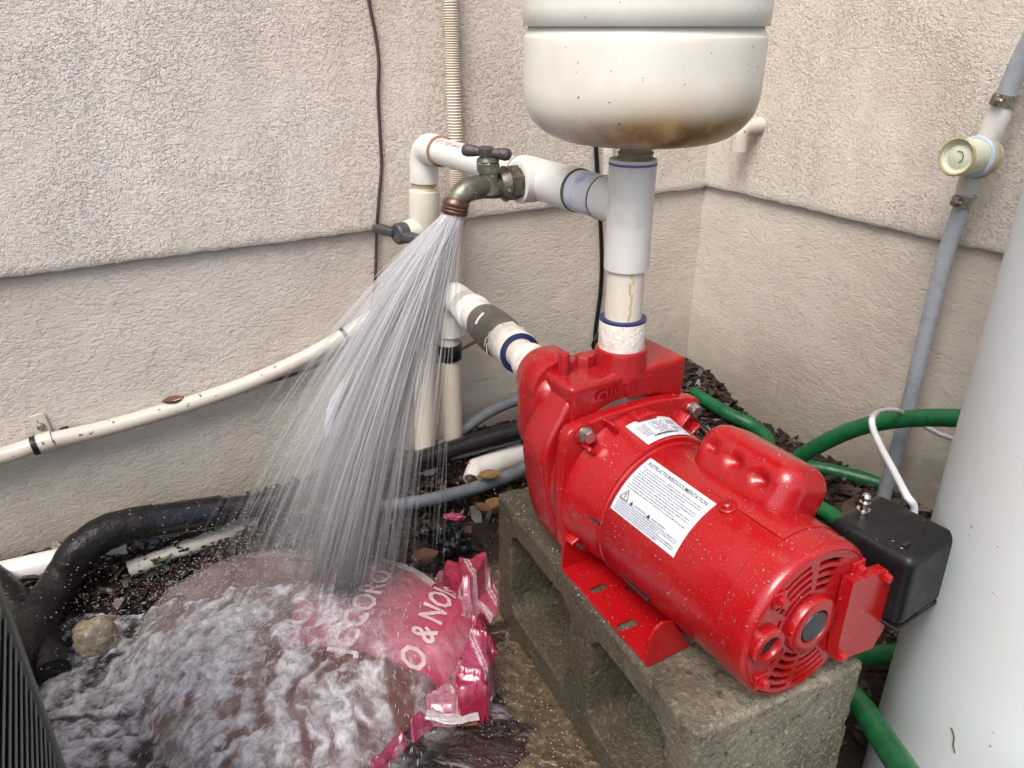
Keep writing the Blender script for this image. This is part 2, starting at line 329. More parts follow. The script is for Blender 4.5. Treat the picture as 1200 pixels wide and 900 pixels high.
# ------------------------------------------------------------------ geometry kit
class MB:
    def __init__(s): s.v = []; s.f = []; s.t = []
    def add(s, vs, fs, tint=None):
        o = len(s.v); s.v.extend([Vector(v) for v in vs]); s.f.extend([tuple(i+o for i in f) for f in fs])
        if tint is not None: s.t.extend([tint]*len(vs))
        return s
    def rings(s, rings, close=True, cap0=True, cap1=True):
        o = len(s.v); n = len(rings[0])
        for r in rings: s.v.extend([Vector(p) for p in r])
        for i in range(len(rings)-1):
            for j in range(n if close else n-1):
                k = (j+1) % n
                s.f.append((o+i*n+j, o+i*n+k, o+(i+1)*n+k, o+(i+1)*n+j))
        if close and cap0: s.f.append(tuple(o+j for j in range(n-1, -1, -1)))
        if close and cap1: s.f.append(tuple(o+(len(rings)-1)*n+j for j in range(n)))
        return s
    def tube(s, pts, r, seg=16, cap=True):
        pts = [Vector(p) for p in pts]; n = len(pts)
        rr = r if hasattr(r, '__len__') else [r]*n
        T = [(pts[min(i+1, n-1)]-pts[max(i-1, 0)]).normalized() for i in range(n)]
        a = Vector((0, 0, 1)) if abs(T[0].z) < .9 else Vector((1, 0, 0))
        u = T[0].cross(a).normalized(); R = []
        for i in range(n):
            u = (u-T[i]*u.dot(T[i])).normalized(); v = T[i].cross(u)
            R.append([pts[i]+(u*math.cos(2*PI*j/seg)+v*math.sin(2*PI*j/seg))*rr[i] for j in range(seg)])
        return s.rings(R, True, cap, cap)
    def lathe(s, o, d, prof, seg=40, cap=True):
        """prof: list of (radius, distance along d)"""
        o = Vector(o); d = Vector(d).normalized()
        a = Vector((0, 0, 1)) if abs(d.z) < .9 else Vector((1, 0, 0))
        u = d.cross(a).normalized(); v = d.cross(u)
        R = [[o+d*h+(u*math.cos(2*PI*j/seg)+v*math.sin(2*PI*j/seg))*max(r, 1e-5) for j in range(seg)] for r, h in prof]
        return s.rings(R, True, cap, cap)
    def prism(s, poly, o, u, v, n, h):
        """polygon of (a,b) in the plane o+a*u+b*v, extruded by h along n"""
        A = [Vector(o)+u*a+v*b for a, b in poly]; B = [p+n*h for p in A]
        k = len(poly); off = len(s.v); s.v.extend(A+B)
        s.f.append(tuple(off+i for i in range(k-1, -1, -1))); s.f.append(tuple(off+k+i for i in range(k)))
        for i in range(k): s.f.append((off+i, off+(i+1) % k, off+k+(i+1) % k, off+k+i))
        return s
    def rbox(s, c, size, r, u=Vector((1, 0, 0)), v=Vector((0, 1, 0)), w=Vector((0, 0, 1)), n=3, warp=None):
        """box with rounded edges; size = full lengths along u, v, w"""
        h = [x/2 for x in size]; c = Vector(c)
        def ticks(H, m=0):
            t = [-H+r*(1-math.cos(k/n*PI/2)) for k in range(n+1)]
            mid = []
            if m: mid = [(-H+r)+(2*H-2*r)*(k+1)/(m+1) for k in range(m)]
            return t+mid+[-x for x in reversed(t)]
        m = 16 if warp else 0
        tk = [ticks(x, m) for x in h]
        idx = {}; off = len(s.v)
        def vid(p):
            k = tuple(round(x, 7) for x in p)
            if k not in idx:
                q = [max(-(h[i]-r), min(h[i]-r, p[i])) for i in range(3)]
                d = Vector([p[i]-q[i] for i in range(3)])
                if d.length > 1e-9: d = d.normalized()*r
                P = Vector(q)+d
                if warp: P = warp(P)
                idx[k] = off+len(idx); s.v.append(c+u*P.x+v*P.y+w*P.z)
            return idx[k]
        for ax in range(3):
            a, b = [(1, 2), (2, 0), (0, 1)][ax]
            for sg in (-1, 1):
                for i in range(len(tk[a])-1):
                    for j in range(len(tk[b])-1):
                        q = []
                        for (ii, jj) in ((i, j), (i+1, j), (i+1, j+1), (i, j+1)):
                            p = [0, 0, 0]; p[ax] = sg*h[ax]; p[a] = tk[a][ii]; p[b] = tk[b][jj]; q.append(vid(p))
                        if sg < 0: q.reverse()
                        if len(set(q)) == 4: s.f.append(tuple(q))
        return s
    def hexhead(s, o, d, r, h, spin=0.3):
        o = Vector(o); d = Vector(d).normalized(); a = Vector((0, 0, 1)) if abs(d.z) < .9 else Vector((1, 0, 0))
        u = d.cross(a).normalized(); v = d.cross(u)
        R = [[o+d*hh+(u*math.cos(spin+PI/3*j)+v*math.sin(spin+PI/3*j))*rr for j in range(6)] for rr, hh in ((r, 0), (r, h*.8), (r*.85, h))]
        return s.rings(R)
    def build(s, name, mat, parent=None, smooth=35, kind=None):
        me = bpy.data.meshes.new(name)
        off = parent_off(parent)
        me.from_pydata([tuple(v-off) for v in s.v], [], s.f); me.update()
        bm = bmesh.new(); bm.from_mesh(me); bmesh.ops.recalc_face_normals(bm, faces=bm.faces); bm.to_mesh(me); bm.free()
        if s.t and len(s.t) == len(s.v):
            at = me.color_attributes.new('tint', 'FLOAT_COLOR', 'POINT')
            at.data.foreach_set('color', np.array([(*t[:3], 1) for t in s.t], dtype=np.float32).ravel())
        if smooth:
            me.polygons.foreach_set('use_smooth', [True]*len(me.polygons)); me.set_sharp_from_angle(angle=math.radians(smooth))
        me.materials.append(MT[mat] if isinstance(mat, str) else mat)
        o = bpy.data.objects.new(name, me); COL.objects.link(o)
        if parent: o.parent = parent
        if kind: o['kind'] = kind
        return o
def parent_off(p):
    o = Vector((0, 0, 0))
    while p is not None: o += p.location; p = p.parent
    return o
def thing(name, loc, label, cat, group=None):
    o = bpy.data.objects.new(name, None); o.empty_display_size = .02; COL.objects.link(o)
    o.location = loc; o['label'] = label; o['category'] = cat
    if group: o['group'] = group
    return o
def tag(o, label, cat, group=None, kind=None):
    o['label'] = label; o['category'] = cat
    if group: o['group'] = group
    if kind: o['kind'] = kind
    return o
def cr(pts, n=8):
    """Catmull-Rom through pts"""
    P = [Vector(p) for p in pts]; P = [P[0]*2-P[1]]+P+[P[-1]*2-P[-2]]; out = []
    for i in range(1, len(P)-2):
        for k in range(n):
            t = k/n; a, b, c, d = P[i-1], P[i], P[i+1], P[i+2]
            out.append(.5*((2*b)+(c-a)*t+(2*a-5*b+4*c-d)*t*t+(3*b-a-3*c+d)*t**3))
    out.append(P[-2]); return out
def arc_elbow(p, a, b, R, n=10):
    """quarter-bend centre line: corner p, arriving from direction a, leaving in direction b"""
    p = Vector(p); a = Vector(a).normalized(); b = Vector(b).normalized(); out = []
    for i in range(n+1):
        t = i/n; q0 = p+a*R*(1-t); q1 = p+b*R*t; out.append(q0*(1-t)+q1*t)
    return out
def fbm(x, y, z=0.0, o=4):
    v = 0; a = 1; s = 0
    for _ in range(o):
        v += a*noise.noise(Vector((x, y, z))); s += a; a *= .5; x *= 2.03; y *= 2.03; z *= 2.03
    return v/s
def text_mesh(txt, size, bold=0.0):
    c = bpy.data.curves.new('t', 'FONT'); c.body = txt; c.size = size; c.offset = bold*size; c.resolution_u = 2
    o = bpy.data.objects.new('t', c); COL.objects.link(o)
    bpy.context.view_layer.update()
    me = bpy.data.meshes.new_from_object(o.evaluated_get(bpy.context.evaluated_depsgraph_get()))
    vs = [v.co.copy() for v in me.vertices]; fs = [tuple(p.vertices) for p in me.polygons]
    bpy.data.objects.remove(o); bpy.data.curves.remove(c); bpy.data.meshes.remove(me)
    return vs, fs

# ------------------------------------------------------------------ setting: ground, slab, water
def chipdist(p):
    q = Vector((p.x, p.y, 0))-CB
    return q.dot(NL), q.dot(NR)
BA0 = G(817, 863, BH); BU0 = (G(582, 577, BH)-BA0); BU0.z = 0; BU0.normalize(); BV0 = Vector((BU0.y, -BU0.x, 0))
def gheight(x, y):
    dl, dr = chipdist(Vector((x, y, 0)))
    h = -.012
    if dl > -.3 and dr > -.3:
        m = max(0, 1-max(0, dl)/.17); h += .05*min(1, m*1.6)
        m = max(0, 1-max(0, dr)/.20); h += .035*min(1, m*1.6)
    q = math.hypot(x-.5575, y-.5406); bb_ = (Vector((x, y, 0))-BA0).dot(BV0)
    if q < .34 and bb_ > .19: h -= .09*min(1, (.34-q)/.12)*min(1, (bb_-.19)/.02)
    h += .012*fbm(x*9, y*9, 1.3)+.006*fbm(x*35, y*35, 2.2, 3)
    return h
def axis_ticks(c, fine, half, far, n):
    a = list(np.arange(c-half, c+half+1e-9, fine)); e = [half*(far/half)**(k/n) for k in range(1, n+1)]
    return [c-v for v in reversed(e)]+a+[c+v for v in e]
tx = axis_ticks(0, .014, 1.1, 60, 14); ty = axis_ticks(.9, .014, .9, 60, 14)
g = MB()
for y in ty:
    for x in tx:
        z = gheight(x, y) if abs(x) < 2 and abs(y-.9) < 2 else -.012
        g.v.append(Vector((x, y, z)))
nx = len(tx)
for j in range(len(ty)-1):
    for i in range(nx-1): g.f.append((j*nx+i, j*nx+i+1, (j+1)*nx+i+1, (j+1)*nx+i))
o = g.build('ground', 'soil'); o['kind'] = 'structure'

BA = G(817, 863, BH); BU = (G(582, 577, BH)-BA); BU.z = 0; BU.normalize(); BV = Vector((BU.y, -BU.x, 0))
BA.z = 0
# concrete slab the block stands on
s = MB(); 
for j in range(61):
    for i in range(41):
        a = -.45+1.0*j/60; b = -.46+.58*i/40
        e = min(1, (i)/3.0, (j)/3.0, (60-j)/3.0)
        wob = .012*fbm(a*8, b*8, 7)
        s.v.append(BA+BU*(a+wob)+BV*(b+wob)+UP*(-.0005-.025*(1-e)+.0015*fbm(a*20, b*20, 3)))
for j in range(60):
    for i in range(40): s.f.append((j*41+i, j*41+i+1, (j+1)*41+i+1, (j+1)*41+i))
o = s.build('concrete_slab', 'slab'); o['kind'] = 'structure'
# running water at the lower left
s = MB(); nx, ny = 150, 130
for j in range(ny+1):
    for i in range(nx+1):
        x = -.72+.80*i/nx; y = .16+.66*j/ny
        e = max(0, min(1, min(i, (.02-x+.10*fbm(y*9, 3, 1))/.006, j, ny-j)/10+.4))
        z = .0035+.008*fbm(x*16, y*26, .4)+.004*fbm(x*55, y*70, 1.4, 3)-.03*(1-e)
        s.v.append(Vector((x, y, z)))
for j in range(ny):
    for i in range(nx): s.f.append((j*(nx+1)+i, j*(nx+1)+i+1, (j+1)*(nx+1)+i+1, (j+1)*(nx+1)+i))
o = s.build('water', 'water', smooth=180); o['kind'] = 'structure'

# ------------------------------------------------------------------ walls
def wall(name, o, d, n, L, label, zl):
    """o corner at ground, d direction away from the corner, n towards the yard"""
    t = thing(name, o, label, 'wall')
    lo = MB(); K = int(L/.02)
    rings = []
    for i in range(K+1):
        p = o+d*(L*i/K)
        rings.append([p+UP*(-.12), p+UP*(.46), p-n*.12+UP*.46, p-n*.12-UP*.12])
    lo.rings(rings); lo.build('lower_course', 'stucco_lo', t)
    up = MB(); rings = []
    K = int(L/.006)
    for i in range(K+1):
        u = L*i/K
        p = o+d*u; j = .0016*noise.noise(Vector((u*60, zl, 0)))+.0012*noise.noise(Vector((u*17, zl, 4)))
        k = .0012*noise.noise(Vector((u*45, 9, zl)))
        rings.append([p+n*.001+UP*(zl+.005), p+n*.006+UP*(zl+.002+j*.6), p+n*(.0095+k)+UP*(zl+j), p+n*(.0112+k)+UP*(zl+.0035+j), p+n*.011+UP*(zl+.012), p+n*.011+UP*2.7, p-n*.12+UP*2.7, p-n*.12+UP*.461, p+n*.001+UP*.461])
    up.rings(rings); up.build('upper_course', 'stucco_up', t)
    return t
wall('stucco_wall', CB, -SD, NL, 2.6, 'cream stucco wall on the left, behind the pipes, with a long curved conduit strapped to it', .443)
wall('stucco_wall', CB, AX, NR, 2.2, 'cream stucco wall on the right, behind the green hose, with a short elbow stub in it', .447)

# ------------------------------------------------------------------ concrete block
def evaluated(o):
    bpy.context.view_layer.update()
    return bpy.data.meshes.new_from_object(o.evaluated_get(bpy.context.evaluated_depsgraph_get()))
BLk, BWk = .402, .19
root = thing('concrete_block', BA, 'wet hollow concrete block lying on its side under the red pump', 'block')
bm_ = MB().rbox((BLk/2, BWk/2, BH/2), (BLk, BWk, BH), .0035)
tmp = bm_.build('tmp', 'block'); cut = MB()
# two cores open through the side
for (a0, a1) in ((.040, .168), (.212, .362)):
    cut.rbox(((a0+a1)/2, BWk/2, .100), (a1-a0, BWk+.1, .122), .022, n=5)
cuto = cut.build('cut', 'block')
md = tmp.modifiers.new('b', 'BOOLEAN'); md.object = cuto; md.operation = 'DIFFERENCE'; md.solver = 'EXACT'
rm = tmp.modifiers.new('r', 'REMESH'); rm.mode = 'VOXEL'; rm.voxel_size = .0032
me = evaluated(tmp)
bpy.data.objects.remove(tmp); bpy.data.objects.remove(cuto)
me.name = 'block_body'
_n = np.empty(len(me.vertices)*3, dtype=np.float32); me.vertices.foreach_get('normal', _n)
_co = []
for v in me.vertices:
    p = v.co; nn = Vector(_n[v.index*3:v.index*3+3])
    k = .0011*fbm(p.x*140, p.y*140, p.z*140, 3)
    ed = noise.noise(Vector((p.x*38, p.y*38, p.z*38)))
    # chipped arrises
    dd = sorted([min(p.x, BLk-p.x), min(p.y, BWk-p.y), min(p.z, BH-p.z)])
    pit = noise.noise(Vector((p.x*210, p.y*210, p.z*210)))+.6*noise.noise(Vector((p.x*90, p.y*90, p.z*90+4)))
    if pit > .42: k -= min(.0030, (pit-.42)*.009)
    if dd[1] < .009 and ed > .12: k -= (.009-dd[1])*.9*(ed-.12)*2
    _co.extend(p+nn*k)
me.vertices.foreach_set('co', _co)
rot = Matrix((BU, BV, UP)).transposed().to_4x4()
me.polygons.foreach_set('use_smooth', [True]*len(me.polygons))
me.materials.clear(); me.materials.append(MT['block'])
bo = bpy.data.objects.new('block_body', me); COL.objects.link(bo); bo.parent = root
me.transform(Matrix.Rotation(0, 4, 'Z'))
# block frame: x along BU (away), y along BV
bo.matrix_local = rot
BLK = me

# ------------------------------------------------------------------ pump
ZC = BH+.080
HUB = G(963, 741, ZC); FC = HUB-AX*.013
def L(a, b, c): return FC+AX*a+SD*b+UP*c
def LA(a, x, y):
    d = PL(FC+AX*a, AX, x, y)-FC; return d.dot(SD), d.dot(UP)
pump = thing('water_pump', L(-.17, 0, -.08), 'red electric jet water pump beaded with drops, on the concrete block', 'pump')
RB = .0765
def RS(a): return .0745+max(0, min(1, (-a-.034)/.151))*.0030
PARTS = []
def P(mb, name, mat='red', par=None, smooth=35):
    o = mb.build(name, mat, par or pump, smooth); PARTS.append(o); return o
# motor shell: lathe along the axis
P(MB().lathe(L(0, 0, 0), AX, [(.070, -.236), (.0775, -.190), (.0778, -.1885), (.0764, -.187), (.0775, -.185), (.0745, -.034), (.0728, -.0325)], 96), 'motor_shell')
# end bell: rim + face with vent slots as a polar grid
def slot(r, th):
    d = math.degrees(th) % 360      # 0 = +SD (right), 90 = up, seen from the motor end (right hand = +SD)
    for r0, r1, d0, d1 in SLOTS:
        if r0 <= r < r1 and d0 <= d < d1: return True
    return False
SLOTS = []
for k in range(5): SLOTS.append((.0295+k*.0078, .0340+k*.0078, 99+0*k, 148-k*1.5) if k < 4 else (.0605, .0645, 100, 138))
for k in range(4): SLOTS.append((.0335+k*.0080, .0382+k*.0080, 63, 92))
for k in range(2): SLOTS.append((.0310+k*.0080, .0356+k*.0080, 153, 172))
for k in range(1): SLOTS.append((.0310, .0365, 196, 214))
SLOTS.append((.0420, .0480, 203, 214))
for k in range(5): SLOTS.append((.0300+k*.0078, .0343+k*.0078, 222+k*1.5, 258))
for k in range(5): SLOTS.append((.0300+k*.0078, .0343+k*.0078, 264, 296+(k > 1)*2))
rs = [.0185]+list(np.arange(.0215, .0705, .00098)); nth = 240
vent = MB(); vid = {}
def vv(i, j, k):
    key = (i, j % nth, k)
    if key not in vid:
        th = 2*PI*(j % nth)/nth; r = rs[i]
        a = 0.0 if k == 0 else -.004
        vid[key] = len(vent.v); vent.v.append(L(a, r*math.cos(th), r*math.sin(th)))
    return vid[key]
cell = {}
for i in range(len(rs)-1):
    for j in range(nth):
        cell[(i, j)] = not slot((rs[i]+rs[i+1])/2, 2*PI*(j+.5)/nth)
for (i, j), on in cell.items():
    if not on: continue
    vent.f.append((vv(i, j, 0), vv(i+1, j, 0), vv(i+1, j+1, 0), vv(i, j+1, 0)))
    vent.f.append((vv(i, j, 1), vv(i, j+1, 1), vv(i+1, j+1, 1), vv(i+1, j, 1)))
    for (di, dj, A, B) in ((-1, 0, (i, j), (i, j+1)), (1, 0, (i+1, j), (i+1, j+1)), (0, -1, (i, j), (i+1, j)), (0, 1, (i, j+1), (i+1, j+1))):
        ni = i+di; nj = (j+dj) % nth
        if ni < 0 or ni >= len(rs)-1 or not cell[(ni, nj)]:
            vent.f.append((vv(*A, 0), vv(*B, 0), vv(*B, 1), vv(*A, 1)))
P(vent, 'end_grille', smooth=50)
rim = MB(); seg = 96
prof = [(.0735, -.034), (.0752, -.033), (.0752, -.010), (.0745, -.004), (.0725, -.0008), (.0702, .0003), (.0700, -.006), (.0690, -.03)]
rim.lathe(L(0, 0, 0), AX, prof, seg)
P(rim, 'end_bell', smooth=50)
P(MB().lathe(L(0, 0, 0), AX, [(.068, -.033), (.068, -.022)], 64), 'motor_interior', 'dark')
P(MB().lathe(L(0, 0, 0), AX, [(.0275, -.004), (.0275, .003), (.0262, .0055), (.0245, .0062), (.0165, .0062), (.0150, .004), (.015, -.002)], 64), 'hub_ring')
P(MB().lathe(L(0, 0, 0), AX, [(.0148, -.003), (.0148, .0045), (.0140, .0060), (.001, .0064)], 48), 'hub_plug', 'hubcap')
# small ring boss lower left of the hub
bb, bc = LA(.006, 903, 760)
ob = L(0, bb, bc)
P(MB().lathe(ob, AX, [(.0172, -.003), (.0172, .004), (.0155, .0062), (.0108, .0062), (.0095, .004), (.0095, .001)], 48), 'port_boss')
P(MB().lathe(ob, AX, [(.0094, .0005), (.0094, .0012)], 32), 'port_hole', 'dark')
# through-bolt heads in pockets
for x, y in ((910, 700), (893, 804), (1019, 657)):
    b_, c_ = LA(.004, x, y); q = min(1, .0625/math.hypot(b_, c_)); b_ *= q; c_ *= q
    pk = P(MB().rbox(L(.0006, b_, c_), (.0150, .0150, .003), .0012, SD, UP, AX), 'bolt_pocket')
    P(MB().hexhead(L(.002, b_, c_), AX, .0050, .0055), 'bolt_head', 'red', pk)
# junction cover on the right of the face
poly = [LA(.012, x, y) for x, y in ((1000.5, 683), (1042, 669), (1046, 680), (1045, 704), (1035, 738), (1022, 760), (981, 775), (984, 750))]
jc = MB().prism(poly, L(.001, 0, 0), SD, UP, AX, .011)
P(jc, 'terminal_cover', smooth=20)
for x, y in ((1039, 677), (986, 769)):
    b_, c_ = LA(.013, x, y); P(MB().hexhead(L(.012, b_, c_), AX, .0045, .005), 'cover_screw')
# shell ventilation slots low on the left, and the lip line
for a0, a1, ang in ((-.208, -.188, 172), (-.155, -.12, 208)):
    m = MB(); t = math.radians(ang); pts = [L(a0+(a1-a0)*k/6, (RS(a0)+.0002)*math.cos(t), (RS(a0)+.0002)*math.sin(t)) for k in range(7)]
    m.tube(pts, .0016, 6); P(m, 'shell_slot', 'dark')
# capacitor cover
al = math.radians(63); rad = (SD*math.cos(al)+UP*math.sin(al)); tan = (SD*math.sin(al)-UP*math.cos(al))
def capwarp(p):
    # taper towards the far top, three dimples in the left flank
    q = Vector(p)
    for k, (px, pz) in enumerate(((-.036, .008), (-.006, .007), (.026, .005))):
        if q.y < -.015:
            d2 = (q.x-px)**2+(q.z-pz)**2
            q.y += .0085*math.exp(-d2/(.0070**2))
    return q
hc = FC+AX*(-.106)+rad*(RB+.006)
cap = MB(); cap.rbox(hc, (.116, .068, .064), .022, AX, tan, rad, n=6, warp=capwarp)
P(cap, 'capacitor_cover', smooth=60)
# flange lip round the capacitor cover, following the shell
def strap(a0, a1, th0, th1, r0, r1, ni, nj):
    m = MB(); top = []; 
    for i in range(ni+1):
        row = []
        for j in range(nj+1):
            a = a0+(a1-a0)*i/ni; t = math.radians(th0+(th1-th0)*j/nj); row.append(L(a, r1*math.cos(t), r1*math.sin(t)))
        for j in range(nj, -1, -1):
            a = a0+(a1-a0)*i/ni; t = math.radians(th0+(th1-th0)*j/nj); row.append(L(a, r0*math.cos(t), r0*math.sin(t)))
        top.append(row)
    return m.rings(top)
P(strap(-.165, -.026, 24, 103, RB-.008, RB-.0002, 8, 14), 'cover_lip', smooth=30)
for a_, th_ in ((-.0845, 106),):
    t = math.radians(th_); p = L(a_, (RS(a_))*math.cos(t), (RS(a_))*math.sin(t)); n_ = (SD*math.cos(t)+UP*math.sin(t))
    tab = P(MB().lathe(p, n_, [(.0085, -.003), (.0085, .0018), (.0078, .0024), (.001, .0024)], 24), 'screw_tab')
    P(MB().lathe(p, n_, [(.0048, .002), (.0045, .0045), (.003, .0058), (.0005, .006)], 20), 'screw', 'red', tab)
    x = MB(); uu = AX; vv2 = n_.cross(AX)
    for q in (0, 1):
        d = (uu if q else vv2); e = (vv2 if q else uu)
        x.rbox(p+n_*.0061, (.0050, .0010, .0006), .0002, d, e, n_, n=1)
    P(x, 'screw_cross', 'dark', tab)
# adapter flange (square with rounded foot) with ribs
fz = .018
def roundpoly(pts, r, n=5):
    out = []; k = len(pts)
    for i in range(k):
        p0, p1, p2 = Vector(pts[i-1]), Vector(pts[i]), Vector(pts[(i+1) % k])
        rr = r[i] if hasattr(r, '__len__') else r
        a = p1+(p0-p1).normalized()*rr; b = p1+(p2-p1).normalized()*rr
        for j in range(n+1):
            t = j/n; out.append(tuple(((1-t)**2)*a+2*t*(1-t)*p1+t*t*b))
    return out
fl = roundpoly([(-.081, .089), (-.035, .0950), (.035, .0950), (.094, .084), (.096, .02), (.080, -.066), (-.078, -.066), (-.090, .02)], [.010, .02, .02, .012, .04, .018, .018, .04])
def bevprism(poly, a0, a1, r=.003, n=3):
    cx = sum(p[0] for p in poly)/len(poly); cz = sum(p[1] for p in poly)/len(poly); R = []
    seq = [(a0+r*(1-math.cos(k*PI/2/n)), r*(1-math.sin(k*PI/2/n))) for k in range(n+1)]+[(a1-r*(1-math.cos(k*PI/2/n)), r*(1-math.sin(k*PI/2/n))) for k in range(n, -1, -1)]
    for a, ins in seq:
        row = []
        for x, y in poly:
            d = math.hypot(x-cx, y-cz); f_ = (d-ins)/d; row.append(L(a, cx+(x-cx)*f_, cz+(y-cz)*f_))
        R.append(row)
    return MB().rings(R)
P(bevprism(fl, -.2575, -.242), 'motor_flange', smooth=40)
# dished bowl in front of the flange
P(MB().lathe(L(0, .002, .003), AX, [(.0870, -.2445), (.0862, -.241), (.0850, -.2375), (.0838, -.230), (.0800, -.200), (.0785, -.1905), (.0760, -.1895)], 96), 'adapter_bell')
for th_, r_ in ((113, .088), (134, .087), (48, .088), (34, .090), (206, .084)):
    t = math.radians(th_); n_ = SD*math.cos(t)+UP*math.sin(t); q = n_.cross(AX)
    P(MB().rbox(L(-.2345, .002, .003)+n_*r_, (.018, .0050, .016), .0018, n_, q, AX, n=2), 'rib')
P(MB().rbox(L(-.234, .006, .0865), (.026, .018, .012), .003, SD, AX, UP, n=2), 'vent_boss')
for x, y in ((688.5, 511), (814, 481), (685, 637)):
    b_, c_ = LA(-.236, x, y)
    P(MB().lathe(L(-.2425, b_, c_), AX, [(.0125, -.004), (.0122, .0012), (.0105, .0020), (.001, .002)], 24), 'bolt_pad')
    bo_ = P(MB().lathe(L(-.241, b_, c_), AX, [(.0090, -.002), (.0088, .003), (.001, .003)], 24), 'flange_bolt', 'steel')
    P(MB().hexhead(L(-.240, b_, c_), AX, .0078, .009), 'bolt_head', 'steel', bo_)
# seam gasket and casing plate behind
P(MB().lathe(L(0, 0, .012), AX, [(.0875, -.2605), (.0875, -.2575)], 80), 'gasket', 'gasket')
vp = roundpoly([(-.066, .112), (-.099, .060), (-.094, .015), (-.085, -.035), (-.064, -.078), (.064, -.074), (.092, -.02), (.094, .085), (.05, .1)], [.008, .02, .03, .03, .03, .03, .04, .02, .03])
P(bevprism(vp, -.304, -.2605, .006, 4), 'volute', 'red_cast', smooth=40)
P(MB().lathe(L(0, 0, .0125), AX, [(.0890, -.2610), (.0890, -.2590), (.0880, -.2580)], 80), 'casing_ring', 'red_cast')
# priming chamber: the box on top
def boxwarp(p):
    # the casting narrows a little toward its foot and its top slopes
    k = (p.z+.035)/.07
    return Vector((p.x*(1+.02*k), p.y, p.z+(p.x*.02 if p.z > 0 else 0)))
P(MB().rbox(L(-.2945, .008, .0875), (.148, .073, .079), .0055, SD, AX, UP, n=4, warp=boxwarp), 'casing_box', 'red_cast', smooth=50)
pad = roundpoly([LA(-.256, x, y) for x, y in ((735, 447), (768, 438), (774, 458), (734, 466))], .004, 3)
P(MB().prism(pad, L(-.2600, 0, 0), SD, UP, AX, .0055), 'name_pad', 'red_cast')
# outlet collar
OUT = L(-.283, .012, 0)
P(MB().lathe(Vector((OUT.x, OUT.y, ZC+.116)), UP, [(.0290, 0), (.0290, .006), (.0282, .0085), (.0275, .026), (.0264, .0300), (.0235, .0312), (.0225, .022)], 56), 'outlet_collar', 'red_cast')
# plug bolt and peg
pb = G(685, 430, ZC+.1245)
o_ = P(MB().lathe(pb-UP*.004, UP, [(.0155, 0), (.0150, .0045), (.0118, .0055), (.001, .0055)], 32), 'priming_plug', 'red_cast')
P(MB().hexhead(pb, UP, .0105, .014, .2), 'plug_head', 'red_cast', o_)
# suction nose, leaning body below it
IN = L(-.352, -.040, .100)
SU = Vector((-.100, 1.172, .340)); ind = (SU-IN).normalized()
P(MB().lathe(IN-ind*.045, ind, [(.030, -.008), (.0335, .0), (.0345, .020), (.0340, .036), (.0325, .042), (.0295, .0445), (.024, .0445), (.024, .04)], 56), 'suction_collar', 'red_cast')
P(MB().rbox(L(-.322, -.046, .072), (.070, .070, .100), .026, SD, AX, UP, n=5), 'suction_body', 'red_cast', smooth=60)
P(MB().rbox(L(-.335, -.040, .1245), (.030, .034, .018), .005, SD, AX, UP, n=3), 'nose_saddle', 'red_cast')
pg = G(661, 423, ZC+.140)
P(MB().lathe(pg-UP*.02, UP, [(.0062, 0), (.0060, .026), (.0050, .029), (.001, .030)], 20), 'drain_peg', 'red_cast')
# raised casting number
vs, fs = text_mesh('CJ10', .015, .03)
m = MB()
bq, cq = LA(-.256, 699, 472)
for h_ in (0, .0012, .0026):
    m.add([L(-.2581+h_, bq+v.x, cq+v.y+v.x*.10) for v in vs], fs)
P(m, 'cast_number', 'red_cast')
# foot bracket: plate with slots, end flap, upstand
def holed_plate(m, poly_o, holes, o, u, v, n, h):
    bm = bmesh.new()
    def loop(pl):
        vs = [bm.verts.new(o+u*a+v*b) for a, b in pl]
        return [bm.edges.new((vs[i], vs[(i+1) % len(vs)])) for i in range(len(vs))]
    es = loop(poly_o)
    for hh in holes: es += loop(hh)
    bmesh.ops.triangle_fill(bm, edges=es, use_beauty=True, use_dissolve=False)
    bm.verts.ensure_lookup_table(); bm.verts.index_update()
    off = len(m.v); m.v.extend([x.co.copy() for x in bm.verts]); k = len(bm.verts); m.v.extend([x.co+n*h for x in bm.verts])
    for f in bm.faces:
        ii = [x.index for x in f.verts]; m.f.append(tuple(off+i for i in reversed(ii))); m.f.append(tuple(off+k+i for i in ii))
    for e in bm.edges:
        if len(e.link_faces) == 1:
            a, b = [x.index for x in e.verts]; m.f.append((off+a, off+b, off+k+b, off+k+a))
    bm.free(); return m
def slotpoly(cx, cy, l, w_):
    p = []
    for i in range(9): t = -PI/2+PI*i/8; p.append((cx+l/2-w_/2+w_/2*math.cos(t), cy+w_/2*math.sin(t)))
    for i in range(9): t = PI/2+PI*i/8; p.append((cx-l/2+w_/2+w_/2*math.cos(t), cy+w_/2*math.sin(t)))
    return p
c0 = BH-ZC+.0015
def LC(x, y):
    d = G(x, y, BH+.004)-FC; return d.dot(AX), d.dot(SD)
hs = []
for x, y, l, w_ in ((702, 689, .022, .0095), (735, 732, .024, .0105)):
    a_, b_ = LC(x, y); hs.append([(q, p) for p, q in slotpoly(b_, a_, l, w_)]); hs.append([(q, p) for p, q in slotpoly(-b_, a_, l, w_)])
a_, b_ = LC(737, 689); hs.append([(a_+.0042*math.cos(t*PI/6), b_+.0042*math.sin(t*PI/6)) for t in range(12)])
pl = [(-.243, -.083), (-.090, -.092), (-.090, .088), (-.243, .083)]
P(holed_plate(MB(), pl, hs, L(0, 0, c0), AX, SD, UP, .0028), 'base_plate', smooth=25)
flap = [(-.092, 0), (.088, 0), (.088, .030), (.078, .040), (.068, .042)]+[(.068*math.cos(math.radians(t))*1.0, .080-.0015-.080*abs(math.sin(math.radians(t)))*1.0) for t in ()]
arc = []
